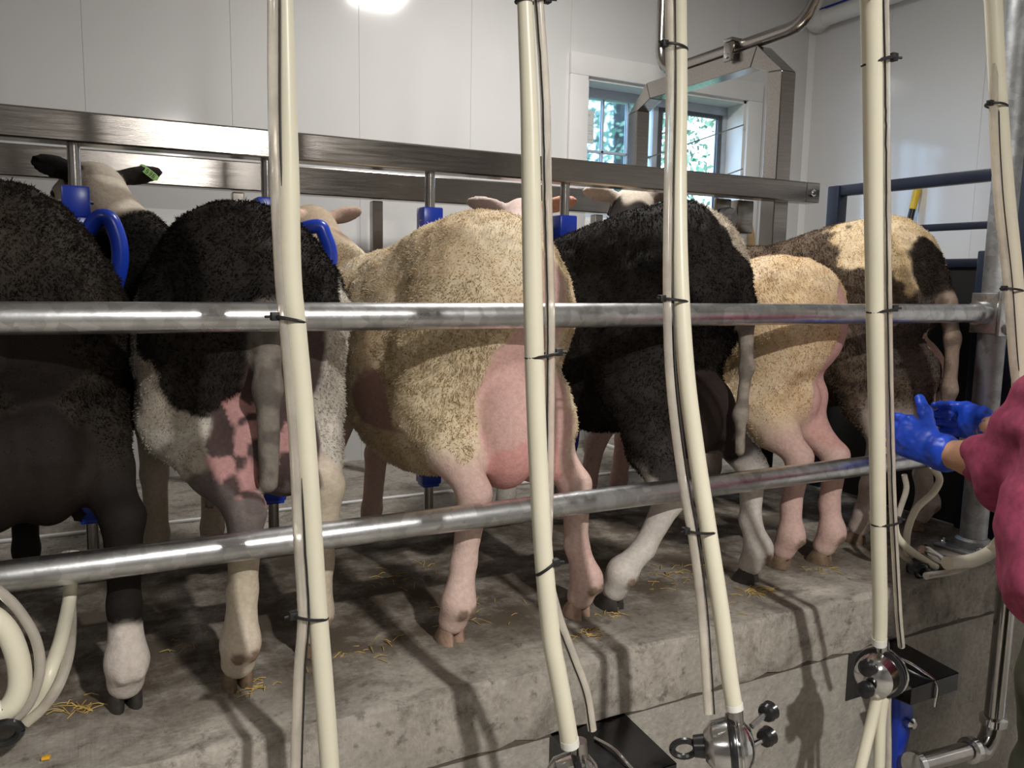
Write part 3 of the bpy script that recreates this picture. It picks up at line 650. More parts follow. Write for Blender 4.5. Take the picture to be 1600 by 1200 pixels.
cluster('milking cluster with looping cream and clear tubes at the feet of the all-black sheep', tuple(px(20, 1130, 1.10)),
    [([(-40, 900), (0, 925), (30, 955), (56, 1000), (62, 1050), (45, 1100), (20, 1125)], 1.15, 0.0065, 'clear'),
     ([(-60, 960), (-20, 960), (10, 985), (28, 1030), (30, 1075), (12, 1108), (-15, 1112)], 1.13, 0.0135, 'hose'),
     ([(116, 862), (112, 890), (108, 940), (95, 1000), (78, 1050), (62, 1095), (40, 1125)], [1.322, 1.32, 1.315, 1.22, 1.17, 1.17, 1.17], 0.0095, 'hose'),
     ([(104, 862), (106, 890), (112, 960), (108, 1020), (92, 1070), (68, 1105), (40, 1130)], [1.322, 1.32, 1.312, 1.20, 1.15, 1.15, 1.15], 0.0068, 'clear')],
    [], [((8, 1138), 1.12, (1, -0.2, 0.0))])
cluster('milking cluster with curling cream tubes on the deck by the galvanised post', tuple(px(1430, 880, 1.24)),
    [([(1413, 742), (1416, 765), (1405, 800), (1397, 835), (1404, 862), (1425, 880)], 1.22, 0.0065, 'clear'),
     ([(1455, 728), (1468, 748), (1458, 770), (1432, 795), (1418, 830), (1416, 870)], 1.24, 0.0085, 'hose'),
     ([(1396, 808), (1402, 838), (1420, 858), (1440, 872), (1462, 886)], 1.20, 0.0085, 'hose')],
    [((1440, 858), (1478, 884), 1.21)], [((1432, 890), 1.20, (-0.8, -0.4, 0.2))])
# ------------------------------------------------------------------ soft bodies: distance field -> one continuous mesh
def smin(a, b, k):
    h = np.clip(0.5+0.5*(b-a)/k, 0, 1); return b*(1-h)+a*h-k*h*(1-h)
def E_(c, r, k=0.05, rot=None): return ('e', np.array(c, float), np.array(r, float), k, rot)
def C_(a, b, ra, rb, k=0.03): return ('c', np.array(a, float), np.array(b, float), ra, rb, k)
def chain(pts, rs, k=0.03): return [C_(pts[i], pts[i+1], rs[i], rs[i+1], k) for i in range(len(pts)-1)]
def field_mesh(prims, h):
    los, his = [], []
    for p in prims:
        if p[0] == 'e': R = max(p[2]) if p[4] is not None else p[2]; los.append(p[1]-R); his.append(p[1]+R)
        else:
            R = max(p[3], p[4]); los.append(np.minimum(p[1], p[2])-R); his.append(np.maximum(p[1], p[2])+R)
    lo = np.min(los, 0)-0.03; hi = np.max(his, 0)+0.03
    n = np.ceil((hi-lo)/h).astype(int)+1
    ax = [lo[i]+h*np.arange(n[i]) for i in range(3)]
    D = np.full(n, 0.25, np.float32)
    for p, l, u in zip(prims, los, his):
        k = p[3] if p[0] == 'e' else p[5]
        mg = k+2*h
        s = [slice(max(0, int((l[i]-mg-lo[i])/h)), min(n[i], int((u[i]+mg-lo[i])/h)+2)) for i in range(3)]
        X, Y, Z = np.meshgrid(ax[0][s[0]], ax[1][s[1]], ax[2][s[2]], indexing='ij')
        if p[0] == 'e':
            q = np.stack([X-p[1][0], Y-p[1][1], Z-p[1][2]], -1)
            if p[4] is not None: q = q @ np.asarray(p[4]).T
            k0 = np.linalg.norm(q/p[2], axis=-1); k1 = np.linalg.norm(q/p[2]**2, axis=-1)
            d = np.where(k1 > 1e-6, k0*(k0-1)/np.maximum(k1, 1e-6), -min(p[2]))
        else:
            ab = p[2]-p[1]; L = max(ab @ ab, 1e-9)
            t = np.clip(((X-p[1][0])*ab[0]+(Y-p[1][1])*ab[1]+(Z-p[1][2])*ab[2])/L, 0, 1)
            d = np.sqrt((X-p[1][0]-t*ab[0])**2+(Y-p[1][1]-t*ab[1])**2+(Z-p[1][2]-t*ab[2])**2)-(p[3]+(p[4]-p[3])*t)
        v = D[s[0], s[1], s[2]]
        D[s[0], s[1], s[2]] = smin(v, d.astype(np.float32), k)
    return surface_nets(D, lo, h)
def surface_nets(D, lo, h):
    ins = D < 0
    nx, ny, nz = D.shape
    acc = np.zeros((nx-1, ny-1, nz-1, 3), np.float32); cnt = np.zeros((nx-1, ny-1, nz-1), np.float32)
    off = [(0, 0), (0, 1), (1, 0), (1, 1)]
    for axis in range(3):
        o1, o2 = [a for a in range(3) if a != axis]
        for u, v in off:
            sa = [None]*3; sb = [None]*3
            sa[axis] = slice(0, D.shape[axis]-1); sb[axis] = slice(1, D.shape[axis])
            for o, w in ((o1, u), (o2, v)): sa[o] = sb[o] = slice(w, D.shape[o]-1+w)
            A = D[tuple(sa)]; B = D[tuple(sb)]
            c = (A < 0) != (B < 0)
            t = np.where(c, A/np.where(c, A-B, 1), 0)
            acc[..., axis] += np.where(c, t, 0); acc[..., o1] += np.where(c, u, 0); acc[..., o2] += np.where(c, v, 0)
            cnt += c
    act = cnt > 0
    idx = np.full(act.shape, -1, np.int64); I = np.argwhere(act); idx[act] = np.arange(len(I))
    V = lo+h*(I+acc[act]/cnt[act][:, None])
    quads = []
    for axis in range(3):
        o1, o2 = (axis+1) % 3, (axis+2) % 3
        sa = [slice(None)]*3; sb = [slice(None)]*3
        sa[axis] = slice(0, D.shape[axis]-1); sb[axis] = slice(1, D.shape[axis])
        A = ins[tuple(sa)]; B = ins[tuple(sb)]
        e = np.argwhere(A != B)
        ok = (e[:, o1] > 0) & (e[:, o2] > 0) & (e[:, o1] < D.shape[o1]-1) & (e[:, o2] < D.shape[o2]-1)
        e = e[ok]; flip = A[tuple(e.T)]
        d1 = np.zeros(3, int); d1[o1] = 1; d2 = np.zeros(3, int); d2[o2] = 1
        q = np.stack([idx[tuple((e-d1-d2).T)], idx[tuple((e-d2).T)], idx[tuple(e.T)], idx[tuple((e-d1).T)]], 1)
        q[~flip] = q[~flip][:, ::-1]; quads.append(q)
    F = np.concatenate(quads); F = F[(F >= 0).all(1)]
    return V.astype(np.float64), F
def fast_mesh(name, V, F):
    me = bpy.data.meshes.new(name); k = F.shape[1]
    me.vertices.add(len(V)); me.vertices.foreach_set('co', np.ascontiguousarray(V, np.float32).ravel())
    me.loops.add(F.size); me.loops.foreach_set('vertex_index', np.ascontiguousarray(F, np.int32).ravel())
    me.polygons.add(len(F)); me.polygons.foreach_set('loop_start', np.arange(0, F.size, k, dtype=np.int32))
    me.update(calc_edges=True); me.validate(); return me
def normals(V, F):
    n = np.cross(V[F[:, 2]]-V[F[:, 0]], V[F[:, 3]]-V[F[:, 1]]); N = np.zeros_like(V)
    for k in range(4): np.add.at(N, F[:, k], n)
    return N/np.maximum(np.linalg.norm(N, axis=1), 1e-12)[:, None]
def vnoise(P, scale, seed=0):
    q = P*scale+seed*17.31; i = np.floor(q).astype(np.int64); f = q-i; f = f*f*(3-2*f); out = 0
    for dx in (0, 1):
        for dy in (0, 1):
            for dz in (0, 1):
                hsh = ((i[:, 0]+dx)*374761393+(i[:, 1]+dy)*668265263+(i[:, 2]+dz)*2147483647+seed*974711) & 0xffffffff
                hsh = ((hsh ^ (hsh >> 13))*1274126177) & 0xffffffff; hsh = hsh ^ (hsh >> 16)
                w = (f[:, 0] if dx else 1-f[:, 0])*(f[:, 1] if dy else 1-f[:, 1])*(f[:, 2] if dz else 1-f[:, 2])
                out = out+w*(hsh/4294967295.0)
    return out
def sstep(a, b, x): t = np.clip((x-a)/(b-a), 0, 1); return t*t*(3-2*t)
def set_color(me, C):
    a = me.color_attributes.new('Col', 'FLOAT_COLOR', 'POINT')
    a.data.foreach_set('color', np.concatenate([C, np.ones((len(C), 1))], 1).astype(np.float32).ravel())
def strands(V, F, N, C, Lm, n, seed, width=0.00115, curl=0.6, comb=(0, -0.1, -0.45)):
    """short tapering wool locks standing on the coat, coloured like the coat at their root"""
    r = np.random.default_rng(seed)
    a = np.linalg.norm(np.cross(V[F[:, 2]]-V[F[:, 0]], V[F[:, 3]]-V[F[:, 1]]), axis=1)
    w = a*np.clip(Lm[F].mean(1)/0.010, 0, 1); w /= w.sum()
    f = r.choice(len(F), n, p=w); u, v = r.random(n)[:, None], r.random(n)[:, None]
    wt = [(1-u)*(1-v), u*(1-v), u*v, (1-u)*v]
    def interp(A): return sum(wt[k]*A[F[f, k]] for k in range(4))
    P, Nn, Cc = interp(V), interp(N), interp(C); L = interp(Lm[:, None])[:, 0]*r.uniform(0.35, 0.95, n)
    clump = np.stack([vnoise(P, 62, s)-0.5 for s in (11, 12, 13)], 1)*2.2
    d1 = Nn*0.65+np.array(comb)*0.5+clump*curl*0.6+r.normal(0, 0.28, (n, 3)); d1 /= np.linalg.norm(d1, axis=1)[:, None]
    d2 = Nn*0.28+np.array(comb)+clump*curl*1.3+r.normal(0, 0.4, (n, 3)); d2 /= np.linalg.norm(d2, axis=1)[:, None]
    s = np.cross(d1, r.normal(0, 1, (n, 3))); s /= np.maximum(np.linalg.norm(s, axis=1), 1e-6)[:, None]
    w0 = (width*r.uniform(0.7, 1.3, n))[:, None]; L = L[:, None]
    p0 = P-Nn*0.002; p1 = p0+d1*L*0.55; p2 = p1+d2*L*0.5
    VV = np.stack([p0-s*w0, p0+s*w0, p1+s*w0*0.75, p1-s*w0*0.75, p2], 1).reshape(-1, 3)
    b = np.arange(n)[:, None]*5
    T = np.concatenate([b+np.array([[0, 1, 2]]), b+np.array([[0, 2, 3]]), b+np.array([[3, 2, 4]])])
    j = r.uniform(0.78, 1.22, n)[:, None]
    CC_ = np.stack([Cc*j*0.92, Cc*j*0.92, Cc*j, Cc*j, Cc*j*1.12], 1).reshape(-1, 3)
    me = fast_mesh('fleece', VV, T); set_color(me, np.clip(CC_, 0, 1)); return me
def rotm(fwd, up):
    f = np.array(fwd, float); f /= np.linalg.norm(f); u = np.array(up, float); u -= f*(u@f); u /= np.linalg.norm(u)
    return np.stack([np.cross(f, u), f, u])           # rows: right, forward, up
def hoof(parent, p, yaw, mat, s=1.0):
    m = MB()
    for sx in (-1, 1):
        rings = []
        for z, l0, l1, w in ((0.0, -0.022, 0.040, 0.0125), (0.012, -0.021, 0.036, 0.0128), (0.030, -0.017, 0.024, 0.0120), (0.044, -0.012, 0.012, 0.0095)):
            ring = []
            for k in range(12):
                t = 2*math.pi*k/12; c, sn = math.cos(t), math.sin(t)
                yy = (l0+l1)/2+(l1-l0)/2*c; xx = sx*0.0145+w*sn*(1-0.35*max(0, c))-sx*0.004*max(0, c)
                q = Vector((xx*s, yy*s, z*s)); q.rotate(Matrix.Rotation(yaw, 3, 'Z')); ring.append(m.bm.verts.new(Vector(p)+q))
            rings.append(ring)
        for i in range(3):
            for k in range(12): m.bm.faces.new((rings[i][k], rings[i][(k+1) % 12], rings[i+1][(k+1) % 12], rings[i+1][k]))
        m.bm.faces.new(rings[0][::-1]); m.bm.faces.new(rings[-1])
    return m.build('hoof', MAT[mat], parent)
def patch_dist(P, c, r, rough, seed):
    d = np.linalg.norm((P-np.array(c))/np.array(r), axis=1)
    return d+rough*(vnoise(P, 22, seed)-0.5)*1.6+rough*(vnoise(P, 60, seed+5)-0.5)*0.7
NSTR = 82000
SHEEP = {}
def sheep(key, label, pos, heading, hind, hocks, front, poll, head_dir, base, legs, skin, patches, tail, udder, size=1.0, wool=0.014, hooves='hoof', zwool=0.40, tagged=None, head_col=None, ear_col=None, belly=0.0, nstr=NSTR, wd=1.0):
    """hind/front: world x, y of left and right foot; hocks: world x, z; poll: world position of the top of the head"""
    th = math.radians(heading); ct, sn = math.cos(th), math.sin(th)
    root = empty('sheep', (pos[0], pos[1], 0), th); tag(root, label, 'sheep', 'sheep lined up on the milking deck')
    def loc(x, y, z=0.0):
        dx, dy = x-pos[0], y-pos[1]; return np.array([dx*ct+dy*sn, -dx*sn+dy*ct, z])
    s = size
    pr = [E_((0, 0.085, 0.64*s), (0.155*s*wd, 0.145, 0.168*s), 0.06), E_((0, 0.30, 0.53*s-belly*0.5), (0.165*s*wd, 0.25, 0.228*s+belly*0.5), 0.07),
          E_((0, 0.48, 0.545*s), (0.112*s*wd, 0.15, 0.185*s), 0.05), E_((0, 0.16, 0.71*s), (0.105*s, 0.16, 0.085*s), 0.05)]
    for i, sx in ((0, -1), (1, 1)):
        f = loc(*hind[i]); hk = loc(hocks[i][0], max(hind[i][1], 1.334)); hk[2] = hocks[i][1]
        st = np.array([sx*0.104*s*wd+0.15*(f[0]-sx*0.1), 0.125, 0.44*s])
        pr += chain([(sx*0.072*s*wd, 0.08, 0.60*s), st], [0.10*s, 0.078*s*wd], 0.06)
        pr += chain([st+np.array([0, -0.015, 0.0]), (st*0.45+hk*0.55)+np.array([0, 0.006, 0]), hk], [0.072*s, 0.045, 0.030], 0.032)
        pr += chain([hk, hk*0.55+f*0.45+np.array([0, 0.004, 0.0]), f+np.array([0, -0.012, 0.085]), f+np.array([0, 0.004, 0.045])], [0.030, 0.0225, 0.0295, 0.0275], 0.016)
        for dx in (-0.012, 0.012): pr.append(E_(f+np.array([dx, -0.036, 0.070]), (0.008, 0.009, 0.011), 0.008))
        f2 = loc(*front[i]); el = np.array([sx*0.072*s, 0.48, 0.45*s]); kn = el*0.35+f2*0.65+np.array([0, 0.02, 0.0]); kn[2] = 0.235*s
        pr += chain([(sx*0.055*s, 0.49, 0.56*s), el, kn], [0.058*s, 0.048, 0.028], 0.035)
        pr += chain([kn, f2+np.array([0, -0.006, 0.085]), f2+np.array([0, 0.006, 0.045])], [0.028, 0.025, 0.025], 0.016)
    pl = loc(*poll[:2]); pl[2] = poll[2]
    nb = np.array([0.0, 0.575, 0.585*s])
    pr += chain([nb, nb*0.5+pl*0.5+np.array([0, 0.0, -0.02]), pl+np.array([0, -0.01, -0.055])], [0.098*s, 0.078, 0.064], 0.045)
    hd = np.array(head_dir, float); hd = np.array([hd[0]*ct+hd[1]*sn, -hd[0]*sn+hd[1]*ct, hd[2]]); hd /= np.linalg.norm(hd)
    Rm = rotm(hd, (0, 0, 1)); right, fw, up = Rm
    hc = pl+fw*0.015-up*0.052
    pr += [E_(hc, (0.056, 0.075, 0.058), 0.03, Rm), C_(hc+fw*0.03, hc+fw*0.15-up*0.022, 0.048, 0.033, 0.03), E_(hc+fw*0.155-up*0.03, (0.033, 0.028, 0.030), 0.02, Rm),
           E_(hc+fw*0.09+up*0.012, (0.026, 0.075, 0.028), 0.02, Rm)]
    for sx in (-1, 1): pr.append(E_(hc+fw*0.055+right*sx*0.040+up*0.018, (0.014, 0.02, 0.012), 0.015, Rm))
    ears = []
    for sx in (-1, 1):
        ed = right*sx*0.92-fw*0.18+up*(0.10 if sx < 0 else 0.16); ed /= np.linalg.norm(ed)
        eR = np.stack([np.cross(ed, up*0.8+fw*0.6), ed, np.zeros(3)]); eR[0] /= np.linalg.norm(eR[0]); eR[2] = np.cross(eR[0], eR[1])
        c = hc-fw*0.02+up*0.022+ed*0.105
        pr.append(E_(c, (0.027, 0.064, 0.0105), 0.012, eR)); pr.append(C_(hc-fw*0.015+up*0.02+ed*0.04, c-ed*0.03, 0.016, 0.013, 0.012)); ears.append((c, ed, eR))
    if udder:
        uc, ur = udder
        for sx in (-1, 1):
            pr.append(E_((uc[0]+sx*ur[0]*0.42, uc[1], uc[2]), (ur[0]*0.68, ur[1], ur[2]), 0.025))
            tx = uc[0]+sx*ur[0]*0.72
            pr += chain([(tx, uc[1]+0.02, uc[2]-ur[2]*0.55), (tx+sx*0.02, uc[1]+0.03, uc[2]-ur[2]*0.55-0.045)], [0.016, 0.009], 0.012)
    if tail:
        pr += chain([loc(*t[:2])+np.array([0, 0, t[2]]) for t in tail['pts']], tail['r'], 0.02)
    V, F = field_mesh(pr, 0.0068)
    N = normals(V, F)
    # colours and coat length
    z = V[:, 2]; zz = z+0.05*(vnoise(V, 14, 3)-0.5)
    C = np.tile(np.array(base[0], float), (len(V), 1))
    mixn = sstep(0.3, 0.7, 0.6*vnoise(V, 9, 21)+0.4*vnoise(V, 30, 22))[:, None]
    C = C*(1-mixn)+np.array(base[1])*mixn
    wl = sstep(zwool-0.05, zwool+0.03, zz)
    tor = np.linalg.norm((V-np.array([0, 0.30, 0.54*s]))/np.array([0.26, 0.48, 0.42]), axis=1)
    under = (np.abs(V[:, 1]-0.30) < 0.24) & (z > 0.2) & (np.abs(V[:, 0]) < 0.19)
    bellyw = sstep(0.05, 0.09, V[:, 1])*sstep(0.56, 0.46, V[:, 1])*sstep(0.20, 0.26, z)
    wl = np.maximum(wl, bellyw*(z > 0.2)*(np.abs(V[:, 0]) < 0.175))
    nk = sstep(0.0, 0.04, np.linalg.norm(V-hc, axis=1)-0.135)
    isleg = 1-np.maximum(wl, sstep(0.45, 0.55, V[:, 2])); wl = wl*nk
    lc = np.array(legs[0])+(np.array(legs[1])-np.array(legs[0]))*sstep(0.35, 0.65, vnoise(V, 12, 31))[:, None]
    C = C*(1-isleg[:, None])+lc*isleg[:, None]
    if head_col is not None:
        hm = (1-nk)[:, None]; hn = sstep(0.40, 0.55, vnoise(V, 16, 41))[:, None]
        C = C*(1-hm)+(np.array(head_col[0])*(1-hn)+np.array(head_col[1])*hn)*hm
    if ear_col is not None:
        for (c, ed, eR), ec in zip(ears, ear_col):
            q = (V-c) @ eR.T; em = sstep(1.25, 1.05, np.linalg.norm(q/np.array([0.03, 0.072, 0.017]), axis=1))[:, None]
            C = C*(1-em)+np.array(ec)*em; wl = wl*(1-em[:, 0])
    if tail:
        tp = [loc(*t[:2])+np.array([0, 0, t[2]]) for t in tail['pts']]; dm = np.full(len(V), 9.0)
        for a, b, ra, rb in zip(tp[1:-1], tp[2:], tail['r'][1:-1], tail['r'][2:]):
            t = np.clip(((V-a)@(b-a))/((b-a)@(b-a)), 0, 1); dm = np.minimum(dm, np.linalg.norm(V-a-t[:, None]*(b-a), axis=1)-(ra+(rb-ra)*t))
        tm_ = sstep(0.012, 0.004, dm)[:, None]
    for f_ in hind:
        f_ = loc(*f_)
        for dx in (-0.014, 0.014):
            dw = sstep(0.017, 0.010, np.linalg.norm(V-(f_+np.array([dx, -0.045, 0.068])), axis=1))[:, None]; C = C*(1-dw)+np.array((0.20, 0.14, 0.10))*dw
    L = wl*wool
    for i, p in enumerate(patches):
        d = patch_dist(V, p['c'], p['r'], p.get('rough', 0.25), 50+i*3); m = sstep(1.0+p.get('soft', 0.05), 1.0-p.get('soft', 0.05), d)
        if 'where' in p: m = m*p['where'](V)
        col = np.array(p['col'])
        if 'col2' in p:
            k = sstep(p.get('thr', 0.5)-0.025, p.get('thr', 0.5)+0.025, vnoise(V, p.get('spot', 30), 90+i))[:, None]; col = col*(1-k)+np.array(p['col2'])*k
        C = C*(1-m[:, None])+col*m[:, None]
        if 'len' in p: L = L*(1-m)+p['len']*m
    if tail:
        tn = sstep(0.4, 0.6, vnoise(V, 50, 77))[:, None]
        C = C*(1-tm_)+(np.array(tail['col'])*(0.75+0.5*tn))*tm_; L = L*(1-tm_[:, 0])+0.002*tm_[:, 0]
    w = np.clip(L/max(wool, 1e-6), 0, 1)
    V = V+N*(w*(0.004+0.010*(vnoise(V, 13, 61)-0.45)+0.007*(vnoise(V, 45, 62)-0.5)))[:, None]
    me = fast_mesh('body', V, F); set_color(me, np.clip(C, 0, 1)); body = link('body', me, MAT['coat'], root, True)
    fm = strands(V, F, N, C*1.05, L, nstr, hash(key) % 1000 if False else sum(map(ord, key)))
    fl = link('fleece', fm, MAT['fleece'], root); fl['kind'] = 'stuff'
    for i in (0, 1):
        f = loc(*hind[i]); hoof(root, f+np.array([0, 0.008, 0.0005]), 0.0, hooves, 0.92)
        f = loc(*front[i]); hoof(root, f+np.array([0, 0.006, 0.0005]), 0.0, hooves, 0.9)
    for sx in (-1, 1):
        c = hc+fw*0.062+right*sx*0.047+up*0.010
        MB().lathe([(0.002, -0.011), (0.008, -0.008), (0.0105, 0.0), (0.008, 0.008), (0.002, 0.0105)], c, right, 14).build('eye', MAT['eye'], root)
    if tagged is not None:
        c, ed, eR = ears[tagged]
        q = c+ed*0.022
        m = MB(); nrm = np.array([0.0, -1.0, 0.15]); nrm /= np.linalg.norm(nrm)
        d1 = np.array([0.80, 0, -0.60]); d2 = np.cross(d1, nrm)
        L0, wd = 0.025, 0.0085; out = []
        for k in range(16):
            t = 2*math.pi*k/16; a = math.copysign(abs(math.cos(t))**0.5, math.cos(t)); b_ = math.copysign(abs(math.sin(t))**0.6, math.sin(t))
            out.append(tuple(q+nrm*0.020+d1*L0*a+d2*wd*b_))
        tg_ = m.prism(out, (0, 0, 0), tuple(nrm*0.002)).build('ear_tag', MAT['tag'], root)
        SEG = {'5': 'afgcd', '3': 'abgcd', '6': 'afgedc'}
        ink = MB()
        for kk, ch in enumerate('536' if key == 'two' else ''):
            o = q+nrm*0.0222+d1*(-0.004+0.0085*kk)
            pts = {'a': ((-1, 1), (1, 1)), 'b': ((1, 1), (1, 0)), 'c': ((1, 0), (1, -1)), 'd': ((-1, -1), (1, -1)), 'e': ((-1, 0), (-1, -1)), 'f': ((-1, 1), (-1, 0)), 'g': ((-1, 0), (1, 0))}
            for g_ in SEG[ch]:
                (a0, b0), (a1, b1) = pts[g_]
                ink.tube([o+d1*a0*0.0024+d2*b0*-0.0045, o+d1*a1*0.0024+d2*b1*-0.0045], 0.0006, 4)
        ink.lathe([(0.0012, 0), (0.0025, 0.0004), (0.0012, 0.001)], q+nrm*0.0222-d1*0.019, nrm, 10)
        ink.build('tag_number' if key == 'two' else 'tag_pin', MAT['ink'], tg_)
    SHEEP[key] = (root, body); return root
BLK = ((0.011, 0.009, 0.008), (0.021, 0.017, 0.014)); CRM = ((0.66, 0.53, 0.36), (0.76, 0.66, 0.49)); PNK = (0.64, 0.41, 0.37); WHT = (0.58, 0.52, 0.44)
DSK = (0.060, 0.042, 0.038); GRY = (0.17, 0.145, 0.125)
sheep('one', 'all-black woolly sheep with one white hind foot, beside the looping tubes', (-0.105, 1.385), 11, [(-0.215, 1.338), (0.022, 1.338)], [(-0.19, 0.30), (0.028, 0.31)],
      [(-0.27, 1.985), (-0.15, 1.985)], (-0.26, 2.12, 0.70), (-0.2, 1, -0.5), ((0.018, 0.014, 0.011), (0.036, 0.028, 0.021)), (BLK[0], BLK[1]), DSK,
      [dict(c=(0.115, -0.065, 0.03), r=(0.075, 0.10, 0.125), col=(0.56, 0.50, 0.45), rough=0.12), dict(c=(0.0, 0.02, 0.36), r=(0.12, 0.12, 0.12), col=(0.017, 0.0115, 0.0095), len=0.0, rough=0.1),
       dict(c=(0.02, -0.06, 0.50), r=(0.08, 0.07, 0.12), col=(0.016, 0.012, 0.010), len=0.005)],
      dict(col=(0.02, 0.016, 0.014), pts=[(-0.13, 1.35, 0.70), (-0.14, 1.335, 0.60), (-0.145, 1.333, 0.50)], r=[0.03, 0.026, 0.016]), ((0.0, 0.04, 0.385), (0.09, 0.085, 0.10)), hooves='hoofdark', wd=0.9)
sheep('two', 'black sheep with white spotted thighs and mottled pink-brown rear, green ear tag', (0.25, 1.385), 8, [(0.19, 1.330), (0.330, 1.400)], [(0.208, 0.30), (0.357, 0.31)],
      [(0.11, 1.985), (0.23, 1.985)], (0.012, 2.13, 0.915), (-0.55, 0.8, -0.25), (BLK[0], BLK[1]), ((0.50, 0.43, 0.33), (0.58, 0.50, 0.41)), DSK,
      [dict(c=(-0.17, 0.06, 0.42), r=(0.11, 0.17, 0.13), col=(0.50, 0.46, 0.40), col2=(0.40, 0.35, 0.29), rough=0.3, len=0.008, spot=18), dict(c=(-0.19, 0.14, 0.56), r=(0.035, 0.09, 0.14), col=(0.46, 0.42, 0.37), col2=(0.16, 0.14, 0.12), rough=0.35, spot=24),
       dict(c=(0.17, 0.02, 0.49), r=(0.10, 0.15, 0.18), col=(0.56, 0.52, 0.46), rough=0.25, len=0.011), dict(c=(-0.085, -0.02, 0.54), r=(0.085, 0.10, 0.105), col=(0.022, 0.018, 0.015), rough=0.1, len=0.012),
       dict(c=(0.03, -0.03, 0.45), r=(0.075, 0.10, 0.20), col=(0.075, 0.052, 0.050), len=0.0, rough=0.12),
       dict(c=(-0.06, -0.03, 0.31), r=(0.10, 0.12, 0.075), col=(0.13, 0.105, 0.10), col2=(0.17, 0.14, 0.13), len=0.0, rough=0.25),
       dict(c=(-0.02, -0.03, 0.40), r=(0.07, 0.10, 0.10), col=(0.075, 0.050, 0.047), col2=(0.46, 0.25, 0.24), len=0.0, rough=0.3, spot=38, thr=0.53)],
      dict(col=(0.16, 0.14, 0.12), pts=[(0.25, 1.355, 0.70), (0.248, 1.334, 0.62), (0.245, 1.325, 0.50), (0.243, 1.322, 0.345)], r=[0.030, 0.024, 0.020, 0.014]), ((0.01, 0.05, 0.385), (0.085, 0.085, 0.095)), tagged=1, size=0.985,
      head_col=((0.56, 0.50, 0.41), (0.30, 0.25, 0.20)), ear_col=((0.012, 0.010, 0.010), (0.022, 0.018, 0.017)))
sheep('three', 'shaggy cream sheep with a large pink udder and bare pink legs', (0.735, 1.385), 17, [(0.578, 1.336), (0.858, 1.334)], [(0.617, 0.285), (0.835, 0.28)],
      [(0.50, 1.99), (0.62, 1.985)], (0.50, 2.12, 0.845), (-0.5, 0.85, -0.3), CRM, ((0.60, 0.42, 0.37), (0.62, 0.46, 0.40)), PNK,
      [dict(c=(-0.02, -0.04, 0.42), r=(0.095, 0.10, 0.20), col=PNK, len=0.0, rough=0.12), dict(c=(0.02, -0.07, 0.64), r=(0.055, 0.06, 0.12), col=(0.60, 0.40, 0.35), len=0.0, rough=0.15),
       dict(c=(-0.01, 0.0, 0.33), r=(0.075, 0.12, 0.10), col=(0.64, 0.33, 0.30), len=0.0, rough=0.15), dict(c=(-0.16, 0.26, 0.42), r=(0.06, 0.10, 0.07), col=(0.42, 0.26, 0.23), len=0.0, rough=0.2),
       dict(c=(-0.12, 0.08, 0.52), r=(0.13, 0.17, 0.16), col=(0.62, 0.52, 0.36), len=0.014, rough=0.3, where=lambda V: sstep(-0.085, -0.11, V[:, 0]))],
      None, ((0.015, 0.02, 0.395), (0.10, 0.09, 0.125)), belly=0.05, hooves='hoofpale', head_col=((0.10, 0.066, 0.045), (0.42, 0.33, 0.24)), ear_col=((0.60, 0.42, 0.34), (0.42, 0.30, 0.24)), wool=0.010, zwool=0.37, nstr=100000)
sheep('four', 'large black sheep with a white stripe on its rump and one white leg stretched sideways', (1.215, 1.385), 27, [(0.945, 1.338), (1.317, 1.334)], [(1.075, 0.222), (1.30, 0.27)],
      [(0.89, 1.985), (1.01, 1.985)], (1.145, 2.175, 0.905), (0.4, 0.9, -0.3), ((0.014, 0.012, 0.011), (0.024, 0.020, 0.018)), ((0.50, 0.46, 0.42), (0.56, 0.52, 0.47)), DSK,
      [dict(c=(0.015, -0.005, 0.80), r=(0.045, 0.10, 0.075), col=(0.52, 0.46, 0.37), rough=0.22, len=0.013), dict(c=(0.07, -0.03, 0.745), r=(0.05, 0.07, 0.06), col=(0.52, 0.46, 0.37), rough=0.22, len=0.013), dict(c=(-0.10, 0.0, 0.30), r=(0.10, 0.09, 0.075), col=(0.035, 0.030, 0.028), rough=0.15),
       dict(c=(-0.02, 0.01, 0.38), r=(0.13, 0.12, 0.12), col=(0.030, 0.021, 0.019), len=0.0, rough=0.12), dict(c=(0.08, 0.0, 0.31), r=(0.06, 0.07, 0.06), col=GRY, rough=0.2)],
      dict(col=(0.22, 0.19, 0.16), pts=[(1.235, 1.355, 0.70), (1.250, 1.328, 0.61), (1.252, 1.318, 0.50), (1.242, 1.318, 0.40), (1.247, 1.320, 0.315)], r=[0.028, 0.018, 0.013, 0.012, 0.010]), ((0.0, 0.04, 0.385), (0.088, 0.085, 0.095)), size=1.055, hooves='hoofdark',
      head_col=((0.60, 0.46, 0.42), (0.56, 0.44, 0.40)), ear_col=((0.55, 0.45, 0.42), (0.62, 0.33, 0.24)), wool=0.013, zwool=0.295, wd=0.91)
